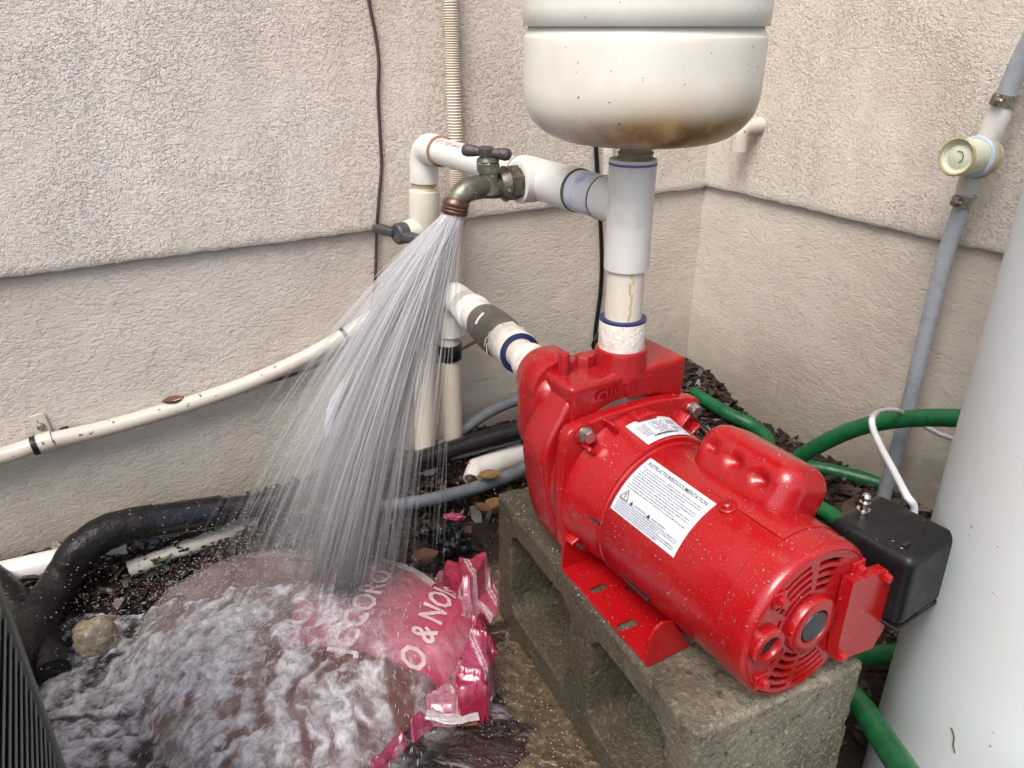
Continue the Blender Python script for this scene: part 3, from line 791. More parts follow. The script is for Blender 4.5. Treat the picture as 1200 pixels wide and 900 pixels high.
for k in range(13):
    t = math.radians(-38-104*k/12); arc.append((.0775*math.cos(t), -c0+.0775*math.sin(t)))
flap = [(-.092, .0), (.088, .0), (.088, .024), (.084, .034), (.075, .039)]+arc+[(-.066, .041), (-.078, .0455), (-.087, .041), (-.092, .031)]
P(MB().prism(flap, L(-.0905, 0, c0), SD, UP, AX, .0028), 'end_flap', smooth=20)
ups = [(-.083, 0), (.083, 0), (.083, .030), (.070, .050), (-.070, .050), (-.082, .036)]
P(MB().prism(roundpoly(ups, [.001, .001, .01, .01, .01, .01], 4), L(-.243, 0, c0), SD, UP, AX, .0028), 'upstand', smooth=20)
P(MB().rbox(L(-.108, 0, -.0745), (.06, .026, .020), .003, SD, AX, UP, n=2), 'rubber_mount', 'black_rubber')
P(MB().rbox(L(-.084, -.040, -.064), (.022, .016, .010), .003, (SD*.9+UP*-.45).normalized(), AX, (UP*.9+SD*.45).normalized(), n=2), 'rubber_pad', 'hubcap')
# labels, bent round the shell
def on_shell(r):
    def f(a, s_, th0):     # a along axis, s_ arc length
        t = math.radians(th0)+s_/RB; q = RS(a)+(r-RB)
        return L(a, q*math.cos(t), q*math.sin(t))
    return f
def label(a0, a1, s0, s1, th0, r, wavy=0):
    m = MB(); f = on_shell(r); rows = []
    for j in range(13):
        s_ = s0+(s1-s0)*j/12; rows.append([f(a0+(a1-a0)*i/10, s_, th0) for i in range(11)])
    return m.rings(rows, close=False)
# big label: text lines run along the axis (towards the motor end), top edge nearest the crown
TL = (-.1815, -.0930)   # axial extent
LB = P(label(TL[0], TL[1], .0, .0620, 109, RB+.0004), 'instruction_label', 'label')
def shell_text(txt, size, a, s_, th0, bold=0, r=RB+.0007, stretch=1):
    vs, fs = text_mesh(txt, size, bold); m = MB(); f = on_shell(r)
    m.add([f(a+v.x*stretch, s_-v.y, th0) for v in vs], fs); return m
def textw(txt, size): vs, _ = text_mesh(txt, size); return max(v.x for v in vs)
wd = textw('INSTRUCTIONS/DOCUMENTATION', .006)
m = shell_text('INSTRUCTIONS/DOCUMENTATION', .006, TL[0]+.004, .0078, 109, .012, stretch=.079/wd)
P(m, 'label_heading', 'ink', LB)
def small_print(m, a0, a1, s_, h, th0, r=RB+.0007, seedv=0):
    rnd = random.Random(seedv+int(s_*1e5)); f = on_shell(r); a = a0
    while a < a1:
        wl = rnd.uniform(.0012, .0052)
        e = min(a+wl, a1)
        # each word as a row of little letter strokes
        x = a
        while x < e:
            ww = .00045; hh = h*(1 if rnd.random() < .3 else .72)
            m.add([f(x, s_, th0), f(x+ww, s_, th0), f(x+ww, s_-hh, th0), f(x, s_-hh, th0)], [(0, 1, 2, 3)])
            x += .00075
        a = e+.0009
m = MB()
for k in range(10):
    small_print(m, TL[0]+.004+(k % 3 == 1)*.002, TL[1]-.006-(k % 3 == 2)*.016, .0125+k*.0026, .0013, 109, seedv=k)
for k in range(6): small_print(m, TL[0]+.004, TL[1]-.005-(k % 3 == 2)*.02, .0495+k*.0021, .0012, 109, seedv=40+k)
for k in range(2): small_print(m, TL[0]+.022, TL[0]+.0235, .0430, .0012, 109, seedv=80)
P(m, 'small_print', 'ink', LB)
f = on_shell(RB+.0007)
def tri(m, a, s_, h, w_): m.add([f(a, s_, 109), f(a+w_, s_, 109), f(a+w_/2, s_-h, 109)], [(0, 1, 2)])
m = MB(); A0, S0 = TL[0]+.004, .0475
def seg2(m, p, q, w_):
    d = (Vector(q)-Vector(p)); n_ = Vector((-d.y, d.x)).normalized()*w_/2
    m.add([f(*(Vector(p)+n_), 109), f(*(Vector(q)+n_), 109), f(*(Vector(q)-n_), 109), f(*(Vector(p)-n_), 109)], [(0, 1, 2, 3)])
T3 = [(A0, S0), (A0+.011, S0), (A0+.0055, S0-.0098)]
for i in range(3): seg2(m, T3[i], T3[(i+1) % 3], .0009)
for p, q in (((A0+.0062, S0-.0068), (A0+.0042, S0-.0042)), ((A0+.0042, S0-.0042), (A0+.0066, S0-.0040)), ((A0+.0066, S0-.0040), (A0+.0050, S0-.0012))): seg2(m, p, q, .0008)
tri(m, A0+.014, S0+.0006, .0042, .005); tri(m, A0+.038, S0+.0006, .0042, .005)
P(m, 'warning_symbols', 'ink', LB)
P(shell_text('WARNING', .0034, A0+.021, S0, 109, .0), 'warning_word', 'ink', LB)
P(shell_text('AVERTISSEMENT', .0031, A0+.0445, S0, 109, .0, stretch=.85), 'warning_word', 'ink', LB)
# small rating plate label on the crown, nearer the flange, text across the axis
RL = .0842
def onr(a, s_): t = math.radians(105)-s_/RL; q = RL+.0004+(-a-.23)*.13; return L(a, .002+q*math.cos(t), .003+q*math.sin(t))
def onr2(a, s_): t = math.radians(105)-s_/RL; q = RL+.0007+(-a-.23)*.13; return L(a, .002+q*math.cos(t), .003+q*math.sin(t))
m = MB(); m.rings([[onr(-.2290+.0350*i/6, .060*j/14) for i in range(7)] for j in range(15)], close=False)
LB2 = P(m, 'rating_label', 'label')
m = MB(); rnd = random.Random(5)
def rtext(m, txt, size, a, s_, bold=0):
    vs, fs = text_mesh(txt, size, bold); m.add([onr2(a-v.y, s_+v.x) for v in vs], fs)
rtext(m, 'RATED', .0038, -.2235, .020, .0)
for r_ in range(7):
    for (s0, s1) in ((.006, .018), (.022, .040), (.043, .056)):
        if r_ == 3 and s0 > .04: continue
        x = s0
        while x < s1-(r_ % 3)*.001:
            if rnd.random() < .82: m.add([onr2(-.2205+r_*.0026, x), onr2(-.2205+r_*.0026, x+.0005), onr2(-.2205+r_*.0026+.0012, x+.0005), onr2(-.2205+r_*.0026+.0012, x)], [(0, 1, 2, 3)])
            x += .0008
x = .014
while x < .046:
    ww = rnd.choice((.0004, .0008, .0012)); m.add([onr2(-.2020, x), onr2(-.2020, x+ww), onr2(-.1985, x+ww), onr2(-.1985, x)], [(0, 1, 2, 3)]); x += ww+rnd.choice((.0004, .0008))
P(m, 'rating_print', 'ink', LB2)

# ------------------------------------------------------------------ pressure tank over the pump
TX = Vector((.1165, .747, .624))
tank = thing('pressure_tank', TX, 'cream painted pressure tank with a rust stained foot, above the pump', 'tank')
R0 = .1065
prof = [(.001, .0), (.030, .0003), (.056, .0025), (.078, .0070), (.0925, .0160), (.1018, .0280), (.1057, .042), (R0, .058), (R0, .088), (R0-.0012, .093), (R0-.0032, .097), (R0-.0042, .1005), (R0-.0032, .104), (R0-.0008, .108), (R0+.0006, .114), (R0+.0006, .30), (R0-.004, .34), (.08, .325), (.03, .39), (.001, .392)]
# smooth the profile
pp = cr([Vector((a, b, 0)) for a, b in prof], 4)
MB().lathe(TX, UP, [(p.x, p.y) for p in pp], 128).build('shell', 'tank', tank, 70)
MB().lathe(TX-UP*.022, UP, [(.017, 0), (.0175, .004), (.0150, .006), (.0175, .009), (.0155, .011), (.0172, .014), (.015, .016), (.016, .024)], 40).build('threaded_nipple', 'nipple', tank)

# ------------------------------------------------------------------ discharge pipework
SX = Vector((OUT.x, OUT.y, 0))
def S(z): return Vector((SX.x, SX.y, z))
EL = Vector((-.126, 1.141, .567)); BR = S(.567); bd = (EL-BR).normalized(); BLn = (EL-BR).length
dis = thing('discharge_pipe', S(.40), 'white PVC discharge pipe rising from the pump top and running left to an elbow', 'pipe')
MB().lathe(S(.398), UP, [(.0230, 0), (.0238, .008), (.0232, .014), (.0240, .020), (.0240, .052), (.0236, .0535), (.019, .0535)], 48).build('threaded_coupling', 'pvc_tape', dis)
MB().lathe(S(.4505), UP, [(.0241, 0), (.0241, .0022), (.0195, .0028)], 48).build('primer_ring', 'cement', dis)
MB().lathe(S(.44), UP, [(.0190, 0), (.0190, .09)], 40).build('riser', 'pvc_old', dis)
tee = MB().lathe(S(.503), UP, [(.0195, .0), (.0222, .0015), (.0226, .004), (.0226, .106), (.0222, .108), (.019, .108)], 48)
tee.lathe(BR, bd, [(.021, .0), (.0222, .010), (.0222, .0415), (.019, .0415)], 48)
tee.build('tee', 'pvc', dis)
MB().lathe(S(.6055), UP, [(.0229, 0), (.0229, .0022), (.0215, .003)], 48).build('marker_ring', 'ink_purple', dis)
for i, (mn, mt, r_, a_, b_) in enumerate((('branch_pipe', 'pvc_blue', .0200, .030, .100),)):
    MB().lathe(BR, bd, [(.0216, a_+.011), (.0216, .083), (.0205, .084)], 48).build('blue_coupling', 'pvc_blue', dis)
MB().lathe(BR, bd, [(.0224, .0405), (.0224, .0425)], 48).build('primer_ring', 'cement', dis)
MB().lathe(BR, bd, [(.0228, .084), (.0228, .0865)], 48).build('primer_ring', 'gasket', dis)
t1 = MB().lathe(BR, bd, [(.0195, .086), (.0226, .0865), (.0228, .089), (.0228, .196), (.0224, .1985), (.018, .1985)], 48)
FT = BR+bd*.158; FD = -SD
t1.lathe(FT, FD, [(.0225, 0), (.0235, .012), (.0228, .030), (.0212, .0305)], 48)
t1.build('faucet_tee', 'pvc', dis)
MB().lathe(BR, bd, [(.0232, .1965), (.0230, .1995), (.0185, .2005)], 48).build('glue_ring', 'rust_ring', dis)
MB().lathe(BR, bd, [(.0178, .18), (.0178, BLn-.02)], 48).build('branch_pipe', 'pvc', dis)
RD = (Vector((-.150, 1.127, .0))-EL).normalized()
el = MB()
cen = [EL-bd*.052, EL-bd*.030]+arc_elbow(EL, -bd, RD, .028, 12)[1:-1]+[EL+RD*.030, EL+RD*.050]
el.tube(cen, [.0212]*2+[.0214]*(len(cen)-4)+[.0212]*2, 40)
el.build('elbow', 'pvc', dis, 60)
MB().lathe(EL-bd*.0545, bd, [(.0195, 0), (.0214, .001), (.0214, .003)], 40).build('glue_ring', 'rust_ring', dis)
MB().lathe(EL, RD, [(.0172, .045), (.0172, .075)], 40).build('glued_neck', 'pvc_old', dis)
MB().lathe(EL+RD*.0505, RD, [(.0190, 0), (.0183, .004), (.0176, .006)], 40).build('glue_ring', 'amber', dis)
# valve body
vb = MB().lathe(EL, RD, [(.0190, .061), (.0222, .062), (.0226, .066), (.0226, .118), (.0205, .122), (.0205, .150), (.0222, .153), (.0222, .170), (.0185, .171)], 48)
VC = EL+RD*.118
VDIR = (Vector((-.75, -.66, 0))).normalized()
vb.lathe(VC, VDIR, [(.018, 0), (.0178, .030), (.0165, .034), (.012, .035)], 40)
vb.build('valve_body', 'pvc_old', dis)
vh = MB(); hp = VC+VDIR*.030
vh.lathe(hp, VDIR, [(.0155, 0), (.0155, .018), (.013, .021), (.001, .021)], 40)
hd = (Vector((.86, -.50, -.10))).normalized()
hw = VDIR.cross(hd).normalized()
for sgn in (-1, 1):
    vh.rbox(hp+VDIR*.016+hd*sgn*.023, (.036, .012, .017), .003, hd, hw, VDIR, n=2)
vh.build('valve_handle', 'valve_handle', dis)
foot = Vector((-.152, 1.127, -.02))
MB().lathe(EL, RD, [(.0170, .16), (.0170, (EL-foot).length)], 40).build('riser', 'pvc_old', dis)
kk = (EL-foot).length-.075
MB().lathe(EL, RD, [(.017, kk-.004), (.0205, kk-.002), (.0215, kk+.002), (.0215, kk+.07), (.018, kk+.072)], 40).build('foot_coupling', 'pvc_old', dis)
# red print on the branch pipe
def pipe_text(txt, size, o, d, r, ang, name, mat, par, flip=1, stretch=1):
    vs, fs = text_mesh(txt, size, .01); m = MB()
    side = d.cross(UP).normalized(); w2 = side.cross(d)
    def q(a, s_): t = math.radians(ang)+s_/r; return o+d*a+(side*math.cos(t)+w2*math.sin(t))*(r+.0003)
    m.add([q(v.x*flip*stretch, v.y) for v in vs], fs)
    return m.build(name, mat, par, 0)
pipe_text('23°C NSF-pw-G', .0105, EL-bd*.060, -bd, .0178, 50, 'pipe_print', 'ink_red', dis)
pipe_text('PVC 1120 SCH 40', .0065, S(.600), -UP, .0226, 200, 'pipe_print', 'ink', dis)
# rusty run on the lower riser
m = MB(); rnd = random.Random(3)
for k in range(9):
    t = math.radians(-78+rnd.uniform(-6, 6)); z = .452+.05*k/9; r_ = .01925
    m.lathe(S(z)+Vector((math.cos(t), math.sin(t), 0))*.0180, UP, [(.0004, 0), (.0014, .003), (.0016, .008), (.0004, .011)], 8)
m.build('rust_run', 'amber', dis)

# ------------------------------------------------------------------ faucet
def FP(x, y): return PL(FT, AX, x, y)
fau = thing('hose_faucet', FT+FD*.031, 'aged brass outdoor faucet with cross handle gushing water', 'faucet')
mouth = FP(534, 240)
MB().hexhead(FT+FD*.0305, FD, .0190, .016, .5).lathe(FT+FD*.047, FD, [(.0195, 0), (.0155, .004), (.013, .008)], 32).build('hex_nut', 'bronze', fau, 30)
MB().lathe(FT+FD*.0295, FD, [(.0175, -.004), (.0175, .003)], 32).build('thread_ring', 'copper_ring', fau)
sp = cr([FT+FD*.040+UP*-.002, FT+FD*.056+UP*-.003, FP(566, 219), FP(549, 222), FP(539, 230), mouth+UP*.002], 8)
rr = [.0108+.0020*math.sin(i/len(sp)*PI)*1.0 for i in range(len(sp))]
body = MB().tube(sp, rr, 32)
bc_ = FP(573, 222)
body.lathe(bc_-UP*.004, UP, [(.0140, 0), (.0130, .010), (.0108, .016), (.0104, .028), (.0120, .030)], 32)
body.build('body', 'bronze', fau, 50)
MB().hexhead(FP(572, 200)-UP*.001, UP, .0135, .0115, .15).lathe(FP(572, 200)+UP*.010, UP, [(.0125, 0), (.0115, .003), (.006, .005)], 24).build('packing_nut', 'bronze', fau, 30)
MB().lathe(FP(571, 193), UP, [(.0042, 0), (.0042, .016)], 20).build('stem', 'bronze_dark', fau)
hc_ = FP(570, 178.5); hv = Vector((.955, -.28, -.06)).normalized()
hm = MB().lathe(hc_-UP*.005, UP, [(.0075, 0), (.0085, .003), (.0085, .009), (.006, .011), (.001, .0115)], 24)
for sg in (-1, 1):
    hm.lathe(hc_, hv*sg, [(.0050, .0), (.0048, .008), (.0062, .016), (.0068, .021), (.0058, .0255), (.003, .0275), (.0005, .028)], 20)
hm.build('handle', 'bronze_dark', fau, 50)
md_ = (mouth-FP(541, 226)).normalized()
md_ = Vector((FD.x*.25, FD.y*.25, -1)).normalized()
MB().lathe(mouth, md_, [(.0120, -.006), (.0142, -.003), (.0148, .000), (.0138, .002), (.0152, .0035), (.0140, .0055), (.0152, .007), (.0143, .0095), (.0122, .0098), (.0118, .004)], 40).build('threaded_spout', 'copper_ring', fau, 40)
NOZ = mouth+md_*.009

# ------------------------------------------------------------------ suction pipework
suc = thing('suction_pipe', Vector((-.104, 1.172, 0)), 'white PVC suction pipe with a dark rubber coupling, entering the pump from behind left', 'pipe')
def along(t): return IN+ind*t
SLn = (SU-IN).length
print('suction length', SLn)
MB().lathe(IN, ind, [(.0215, -.012), (.0225, .004), (.0228, .030), (.0222, .046), (.0205, .0475), (.018, .048)], 48).build('threaded_coupling', 'pvc_tape', suc)
MB().lathe(IN, ind, [(.0185, .04), (.0185, .10)], 40).build('pipe', 'pvc_old', suc)
MB().lathe(IN, ind, [(.0246, .0755), (.0250, .0768), (.0248, .0790), (.0195, .079)], 48).build('primer_ring', 'cement', suc)
MB().lathe(IN, ind, [(.0248, .079), (.0255, .082), (.0252, .118), (.0245, .122), (.0255, .127), (.0235, .130)], 48).build('coupling', 'pvc_tape', suc)
vs = []
MB().lathe(IN, ind, [(.0240, .128), (.0262, .132), (.0280, .150), (.0284, .175), (.0278, .200), (.0270, .215), (.0262, .222), (.0225, .224)], 48).build('rubber_coupling', 'gasket', suc)
q = along(.178); sd2 = ind.cross(UP).normalized()
m = MB(); dn = (sd2*-1+UP*.35).normalized()
for s_ in (-1, 1):
    pass
cs = (CP-q); cs = (cs-ind*cs.dot(ind)).normalized(); ct = ind.cross(cs).normalized()
m.tube([q+(cs*math.cos(t)+ct*math.sin(t))*.0283+ind*(t*.006) for t in np.linspace(-.32, .30, 8)], .0022, 8)
m.build('paint_dash', 'mark', suc)
MB().lathe(IN, ind, [(.0205, .22), (.0232, .2225), (.0240, .226), (.0240, .262), (.0232, .2655), (.0265, .270), (.0262, .285)], 48).build('bushing', 'pvc', suc)
m = MB(); ce = [SU-ind*.095, SU-ind*.06]+arc_elbow(SU, -ind, -UP, .045, 12)[1:-1]+[SU-UP*.050, SU-UP*.072]
m.tube(ce, .0228, 40); m.build('elbow', 'pvc', suc, 60)
MB().lathe(Vector((-.104, 1.172, -.02)), UP, [(.0185, 0), (.0185, .32)], 40).build('riser', 'pvc_old', suc)
MB().lathe(Vector((-.104, 1.172, .225)), UP, [(.0208, 0), (.0215, .001), (.0215, .026), (.0208, .027)], 40).build('black_tape', 'black_wet', suc)
MB().tube([Vector((-.085, 1.165, .243)), Vector((-.055, 1.20, .246))], .0028, 10).build('tape_rod', 'copper_ring', suc)
m = MB(); b0 = Vector((-.104, 1.172, .0))
m.tube([b0+UP*.05, b0+UP*.01, b0+Vector((-.0, -.01, -.02))], .0235, 32); m.build('foot_elbow', 'pvc', suc, 60)
# shreds of thread tape
m = MB(); rnd = random.Random(9)
for k in range(16):
    t = rnd.uniform(-1.2, 2.8); p = along(.126)+(cs*math.cos(t)+ct*math.sin(t))*.0255
    m.tube(cr([p, p+Vector((rnd.uniform(-.004, .004), rnd.uniform(-.004, .004), rnd.uniform(-.005, .001))), p+Vector((rnd.uniform(-.006, .006), -.002, rnd.uniform(-.013, -.004)))], 3), .0007, 5)
m.build('tape_shreds', 'pvc_tape', suc)

# ------------------------------------------------------------------ wall fittings
con = thing('conduit', W(.02, 200, 482), 'tan painted conduit curving along the left wall with a strap at its left end', 'conduit')
cp = [W(.018, -260, 585), W(.018, -120, 562), W(.018, 0, 535), W(.018, 50, 519), W(.018, 120, 503), W(.018, 200, 480), W(.018, 270, 457), W(.018, 330, 432), W(.018, 380, 407), W(.018, 430, 376), W(.018, 470, 346), W(.018, 500, 322)]
MB().tube(cr(cp, 8), .0115, 24).build('tube', 'tan', con, 60)
def ringband(name, p, d, r, wd, mat, par):
    MB().lathe(p-d*wd/2, d, [(r-.001, 0), (r, .0005), (r, wd-.0005), (r-.001, wd)], 28).build(name, mat, par)
cd = (W(.018, 50, 519)-W(.018, 0, 535)).normalized()
ringband('cable_tie', W(.018, 41, 522), cd, .0132, .007, 'black_rubber', con)
cd2 = (W(.018, 430, 376)-W(.018, 380, 407)).normalized()
ringband('cable_tie', W(.018, 404, 393), cd2, .0132, .006, 'black_rubber', con)
MB().rbox(W(.026, 409, 399), (.012, .010, .008), .002).build('tie_lock', 'black_rubber', con)
st = MB(); p = W(.018, 54, 518)
st.lathe(p-cd*.009, cd, [(.0125, 0), (.0134, .0006), (.0134, .0174), (.0125, .018)], 28)
dz = NL.cross(cd).normalized(); dz = dz if dz.z > 0 else -dz
st.rbox(W(.0025, 50, 502)+dz*.001, (.018, .042, .0022), .001, cd, dz, NL, n=2)
st.build('pipe_strap', 'tan', con)
MB().lathe(W(.004, 48, 500), NL, [(.0052, 0), (.0050, .002), (.003, .0035), (.0005, .004)], 20).build('strap_screw', 'steel_dark', con)
MB().rbox(W(.008, 76, 505), (.012, .010, .012), .003, cd, dz, NL, n=2).build('anchor_plug', 'black_rubber', con)

wi = cr([W(.0135 if y < 262 else .006, x, y) for x, y in ((426, -60), (431, -20), (433, 5), (440, 40), (444, 75), (443, 110), (445, 150), (447, 195), (444, 232), (442, 258), (441, 282), (440, 320), (437, 348), (429, 378), (404, 406), (372, 428), (340, 440), (300, 452))], 6)
tag(MB().tube(wi, .0024, 10).build('brown_cable', 'wire', None, 60), 'thin brown cable hanging down the left wall to the conduit', 'cable')
rb = MB(); c0_ = [W(.022, 520, -120), W(.022, 528, 0), W(.022, 531, 90), W(.022, 535, 190), W(.022, 535, 260), W(.022, 533, 330)]
cc = cr(c0_, 60); rr = [.0102+.0011*(1 if (i % 2) else -1) for i in range(len(cc))]
tag(rb.tube(cc, rr, 20).build('flexible_conduit', 'ribbed', None, 60), 'tan ribbed flexible conduit running straight up the wall behind the faucet', 'conduit')
bc2 = cr([W(.016, 660, -420), W(.016, 676, -160), W(.016, 690, 60), W(.016, 696, 130), W(.016, 700, 200), W(.010, 705, 290), W(.006, 704, 340), W(.006, 697, 400), W(.02, 700, 460), W(.03, 720, 520)], 8)
tag(MB().tube(bc2, .0042, 12).build('black_cable', 'black_wet', None, 60), 'black cable running down the wall behind the tank and the upright pipe', 'cable')
m = MB(); m.rbox(W(.014, 712, 180), (.018, .012, .14), .003, -SD, NL, UP, n=2)
tag(m.build('foam_strip', 'pvc_tape'), 'short whitish cracked strip on the wall below the cream tank', 'strip')
# stub on the right wall
stub = thing('wall_stub', WR(0, 886, 150), 'short tan elbow stub sticking out of the right wall beside the cream tank', 'pipe')
p = WR(.0, 897, 146); e0 = p+NR*.046-UP*.004
e0 = WR(.050, 868, 150)
m = MB(); dd_ = (e0-p).normalized()
m.tube([p, p+dd_*.02]+arc_elbow(e0, -dd_, -UP, .016, 8)+[e0-UP*.038], .0135, 28)
m.build('elbow', 'tan', stub, 60)
MB().lathe(p-dd_*.002, dd_, [(.0150, 0), (.0165, .004), (.0150, .010)], 28).build('collar', 'tan', stub)
m = MB(); rnd = random.Random(4)
for k in range(12):
    t = rnd.uniform(0, 2*PI); q = p+NR*.001+(AX*math.cos(t)+UP*math.sin(t))*.0175
    m.rbox(q, (.006, .004, .004), .0012, AX, UP, NR, n=1)
m.build('rust_flakes', 'rust_ring', stub)

# ------------------------------------------------------------------ backflow valve and grey tubes by the right wall
bv = thing('inline_valve', WR(.06, 1140, 180), 'cream plastic inline valve with a round cap, on the grey tube by the right wall', 'valve')
V0 = Vector((.594, 1.012, 0))
def VT(z): return Vector((V0.x-(z-.5)*.0, V0.y, z))
def vx(x, y): return WR(.06, x, y)
top = vx(1172, 128); bot = vx(1130, 225); mid = vx(1149, 184)
vd = (top-bot).normalized()
MB().lathe(mid, vd, [(.0112, -.050), (.0125, -.046), (.0150, -.020), (.0205, -.012), (.0205, .010), (.0150, .018), (.0140, .030), (.0140, .062), (.0128, .064)], 36).build('body', 'pvc', bv)
capd = (vx(1118, 186)-mid); capd = (CP+Vector((-.5, 0, .0))-mid).normalized(); capd = (capd+Vector((-.35, 0, 0))+UP*-.0).normalized()
m = MB(); m.lathe(mid-capd*.020, capd, [(.010, 0), (.020, .004), (.0245, .012), (.0250, .022)], 40); m.build('bonnet', 'pvc', bv, 50)
MB().lathe(mid, capd, [(.0262, .001), (.0272, .003), (.0272, .008), (.0262, .010)], 40).build('glue_ring', 'amber', bv)
MB().lathe(mid, capd, [(.0240, .008), (.0258, .009), (.0258, .016), (.0240, .018)], 40).build('collar', 'blue_tube', bv)
MB().lathe(mid, capd, [(.0215, .010), (.0222, .030), (.0225, .052), (.0215, .055), (.0190, .0545), (.0170, .0500), (.0150, .0495), (.0120, .0515), (.001, .0525)], 48).build('cap', 'cream', bv)
MB().lathe(mid, capd, [(.0195, .0538), (.0226, .0530), (.0230, .0555), (.0215, .0568), (.0200, .0560), (.0195, .0538)], 48, False).build('cap_rim', 'olive', bv)
a1 = capd.cross(UP).normalized(); a2 = a1.cross(capd)
m = MB(); cf = mid+capd*.0528
m.tube([cf+a1*(.002)+a2*.007, cf-a1*.004+a2*.0065, cf-a1*.007+a2*.001, cf-a1*.006-a2*.004, cf-a1*.003-a2*.006], .0005, 6); m.build('hair_mark', 'ink', bv)
def clamp(p, d, r, par_label, grp, side):
    c = thing('hose_clamp', p, par_label, 'clamp', grp)
    MB().lathe(p-d*.007, d, [(r, 0), (r+.0012, .0004), (r+.0012, .0136), (r, .014)], 36).build('band', 'steel', c)
    q = p+side*(r+.003)
    MB().rbox(q, (.014, .010, .009), .002, d, side.cross(d).normalized(), side, n=2).build('screw_housing', 'steel_dark', c)
    MB().lathe(q+side*.002-side.cross(d).normalized()*.0, side.cross(d).normalized()*-1, [(.0042, .004), (.0042, .010), (.003, .012)], 12).build('screw', 'steel_dark', c)
    sl_ = MB(); cs_ = (CP-p); cs_ = (cs_-d*cs_.dot(d)).normalized(); ct_ = d.cross(cs_)
    for k in range(5):
        t = .15+k*.17; u = cs_*math.cos(t)+ct_*math.sin(t)*-1*(1 if side.x < 0 else 1)
        sl_.rbox(p+u*(r+.0014), (.009, .0012, .0008), .0003, d, u.cross(d).normalized(), u, n=1)
    sl_.build('band_slots', 'ink', c)
sdv = Vector((-.9, -.3, .1)).normalized()
sdv = (sdv-vd*sdv.dot(vd)).normalized()
clamp(vx(1179, 117), vd, .0132, 'steel worm clamp on the grey tube above the cream valve', None, sdv)
clamp(vx(1131, 235), vd, .0122, 'rusty worm clamp on the grey tube under the cream valve', None, sdv)
m = MB().lathe(vx(1172, 131), vd, [(.0105, 0), (.0105, .014)], 28); m.build('barb', 'black_rubber', bv)
tg = 'grey tubes at the cream valve'
tag(MB().tube(cr([vx(1173, 128), vx(1181, 108), vx(1190, 86), vx(1203, 58), vx(1224, 20), vx(1262, -30), vx(1330, -90)], 8), .0118, 28).build('grey_tube', 'grey_tube', None, 60), 'translucent grey tube leaving the top of the cream valve at the right edge', 'tube')
tag(MB().tube(cr([vx(1136, 214), vx(1129, 238), vx(1117, 270), vx(1101, 325), vx(1083, 400), vx(1071, 450), vx(1059, 500), vx(1046, 545), vx(1034, 588), vx(1024, 625)], 8), .0108, 28).build('grey_tube', 'grey_tube', None, 60), 'long grey tube hanging from the cream valve down behind the green hoses', 'tube')

# ------------------------------------------------------------------ big pale tank on the right
BT = Vector((.5575, .5406, -.12))
BR_ = .17
bt = thing('water_tank', BT, 'large pale bluish white cylinder tank cut off by the right edge', 'tank')
MB().lathe(BT, UP, [(.14, 0), (.165, .004), (.17, .02), (.17, 1.15), (.16, 1.22), (.12, 1.28), (.06, 1.31), (.001, 1.315)], 160).build('shell', 'bigtank', bt, 40)
m = MB()
def tank_pt(x, y, out=.0006):
    r = ray(x, y).normalized(); o = CP-BT
    a = r.x**2+r.y**2; b = 2*(o.x*r.x+o.y*r.y); c = o.x**2+o.y**2-(.17+out)**2
    d = b*b-4*a*c
    return CP+r*((-b-math.sqrt(max(0, d)))/(2*a))
m.tube(cr([tank_pt(1115, 853), tank_pt(1118, 864), tank_pt(1117, 873), tank_pt(1119, 882)], 4), .0007, 6)
m.build('twig_scrap', 'leaf', bt)

# ------------------------------------------------------------------ pressure switch
zt = .318
s1, s2, s3, s4 = G(972, 609, zt), G(1034, 587, zt), G(1131, 638, zt), G(1070, 659, zt)
print('switch', s1, s2, s3, s4, (s1-s4).length, (s3-s4).length)
su = ((s1-s4)+(s2-s3)).normalized(); su.z = 0; su.normalize(); sv = Vector((su.y, -su.x, 0))
if (s3-s4).dot(sv) < 0: sv = -sv
Ls = (s1-s4).dot(su)*1.07; Ws = (s3-s4).dot(sv)*1.30; hs_ = .071
sc_ = s4+su*Ls/2+sv*Ws/2-su*.002-sv*.001
sw = thing('pressure_switch', sc_-UP*hs_, 'black pressure switch box with an acorn nut, behind the motor end', 'switch')
def swarp(p):
    k = (p.z+hs_/2)/hs_; f_ = 1.03-.06*k; return Vector((p.x*f_, p.y*f_, p.z))
MB().rbox(sc_-UP*hs_/2, (Ls, Ws, hs_), .0085, su, sv, UP, n=5, warp=swarp).build('cover', 'switch', sw, 50)
MB().rbox(sc_-UP*(hs_+.0005), (Ls*1.03, Ws*1.04, .0035), .0016, su, sv, UP, n=2).build('cover_rim', 'switch', sw)
MB().rbox(s4+su*.003+sv*(Ws*.55)-UP*(hs_-.003), (.012, .026, .005), .0015, su, sv, UP, n=2).build('rim_clip', 'switch', sw)
nb = G(1012, 597, zt)
MB().lathe(nb, UP, [(.0065, -.001), (.0062, .001), (.0035, .002), (.0035, .004), (.0050, .0045), (.0050, .0085), (.0035, .009), (.0042, .0105), (.0045, .013), (.0036, .0158), (.0018, .0172), (.0003, .0176)], 24).build('acorn_nut', 'chrome', sw)
MB().rbox(G(1062, 637, zt+.001), (.010, .004, .002), .0008, sv, su, UP, n=1).build('top_notch', 'dark', sw)
m = MB(); m.tube(cr([sc_-UP*(hs_-.01)+su*.01, sc_-UP*(hs_+.02)+su*.012, L(-.09, .105, -.04), L(-.15, .105, -.045), L(-.24, .095, -.03)], 6), .006, 14)
m.build('sensing_pipe', 'black_rubber', sw, 60)
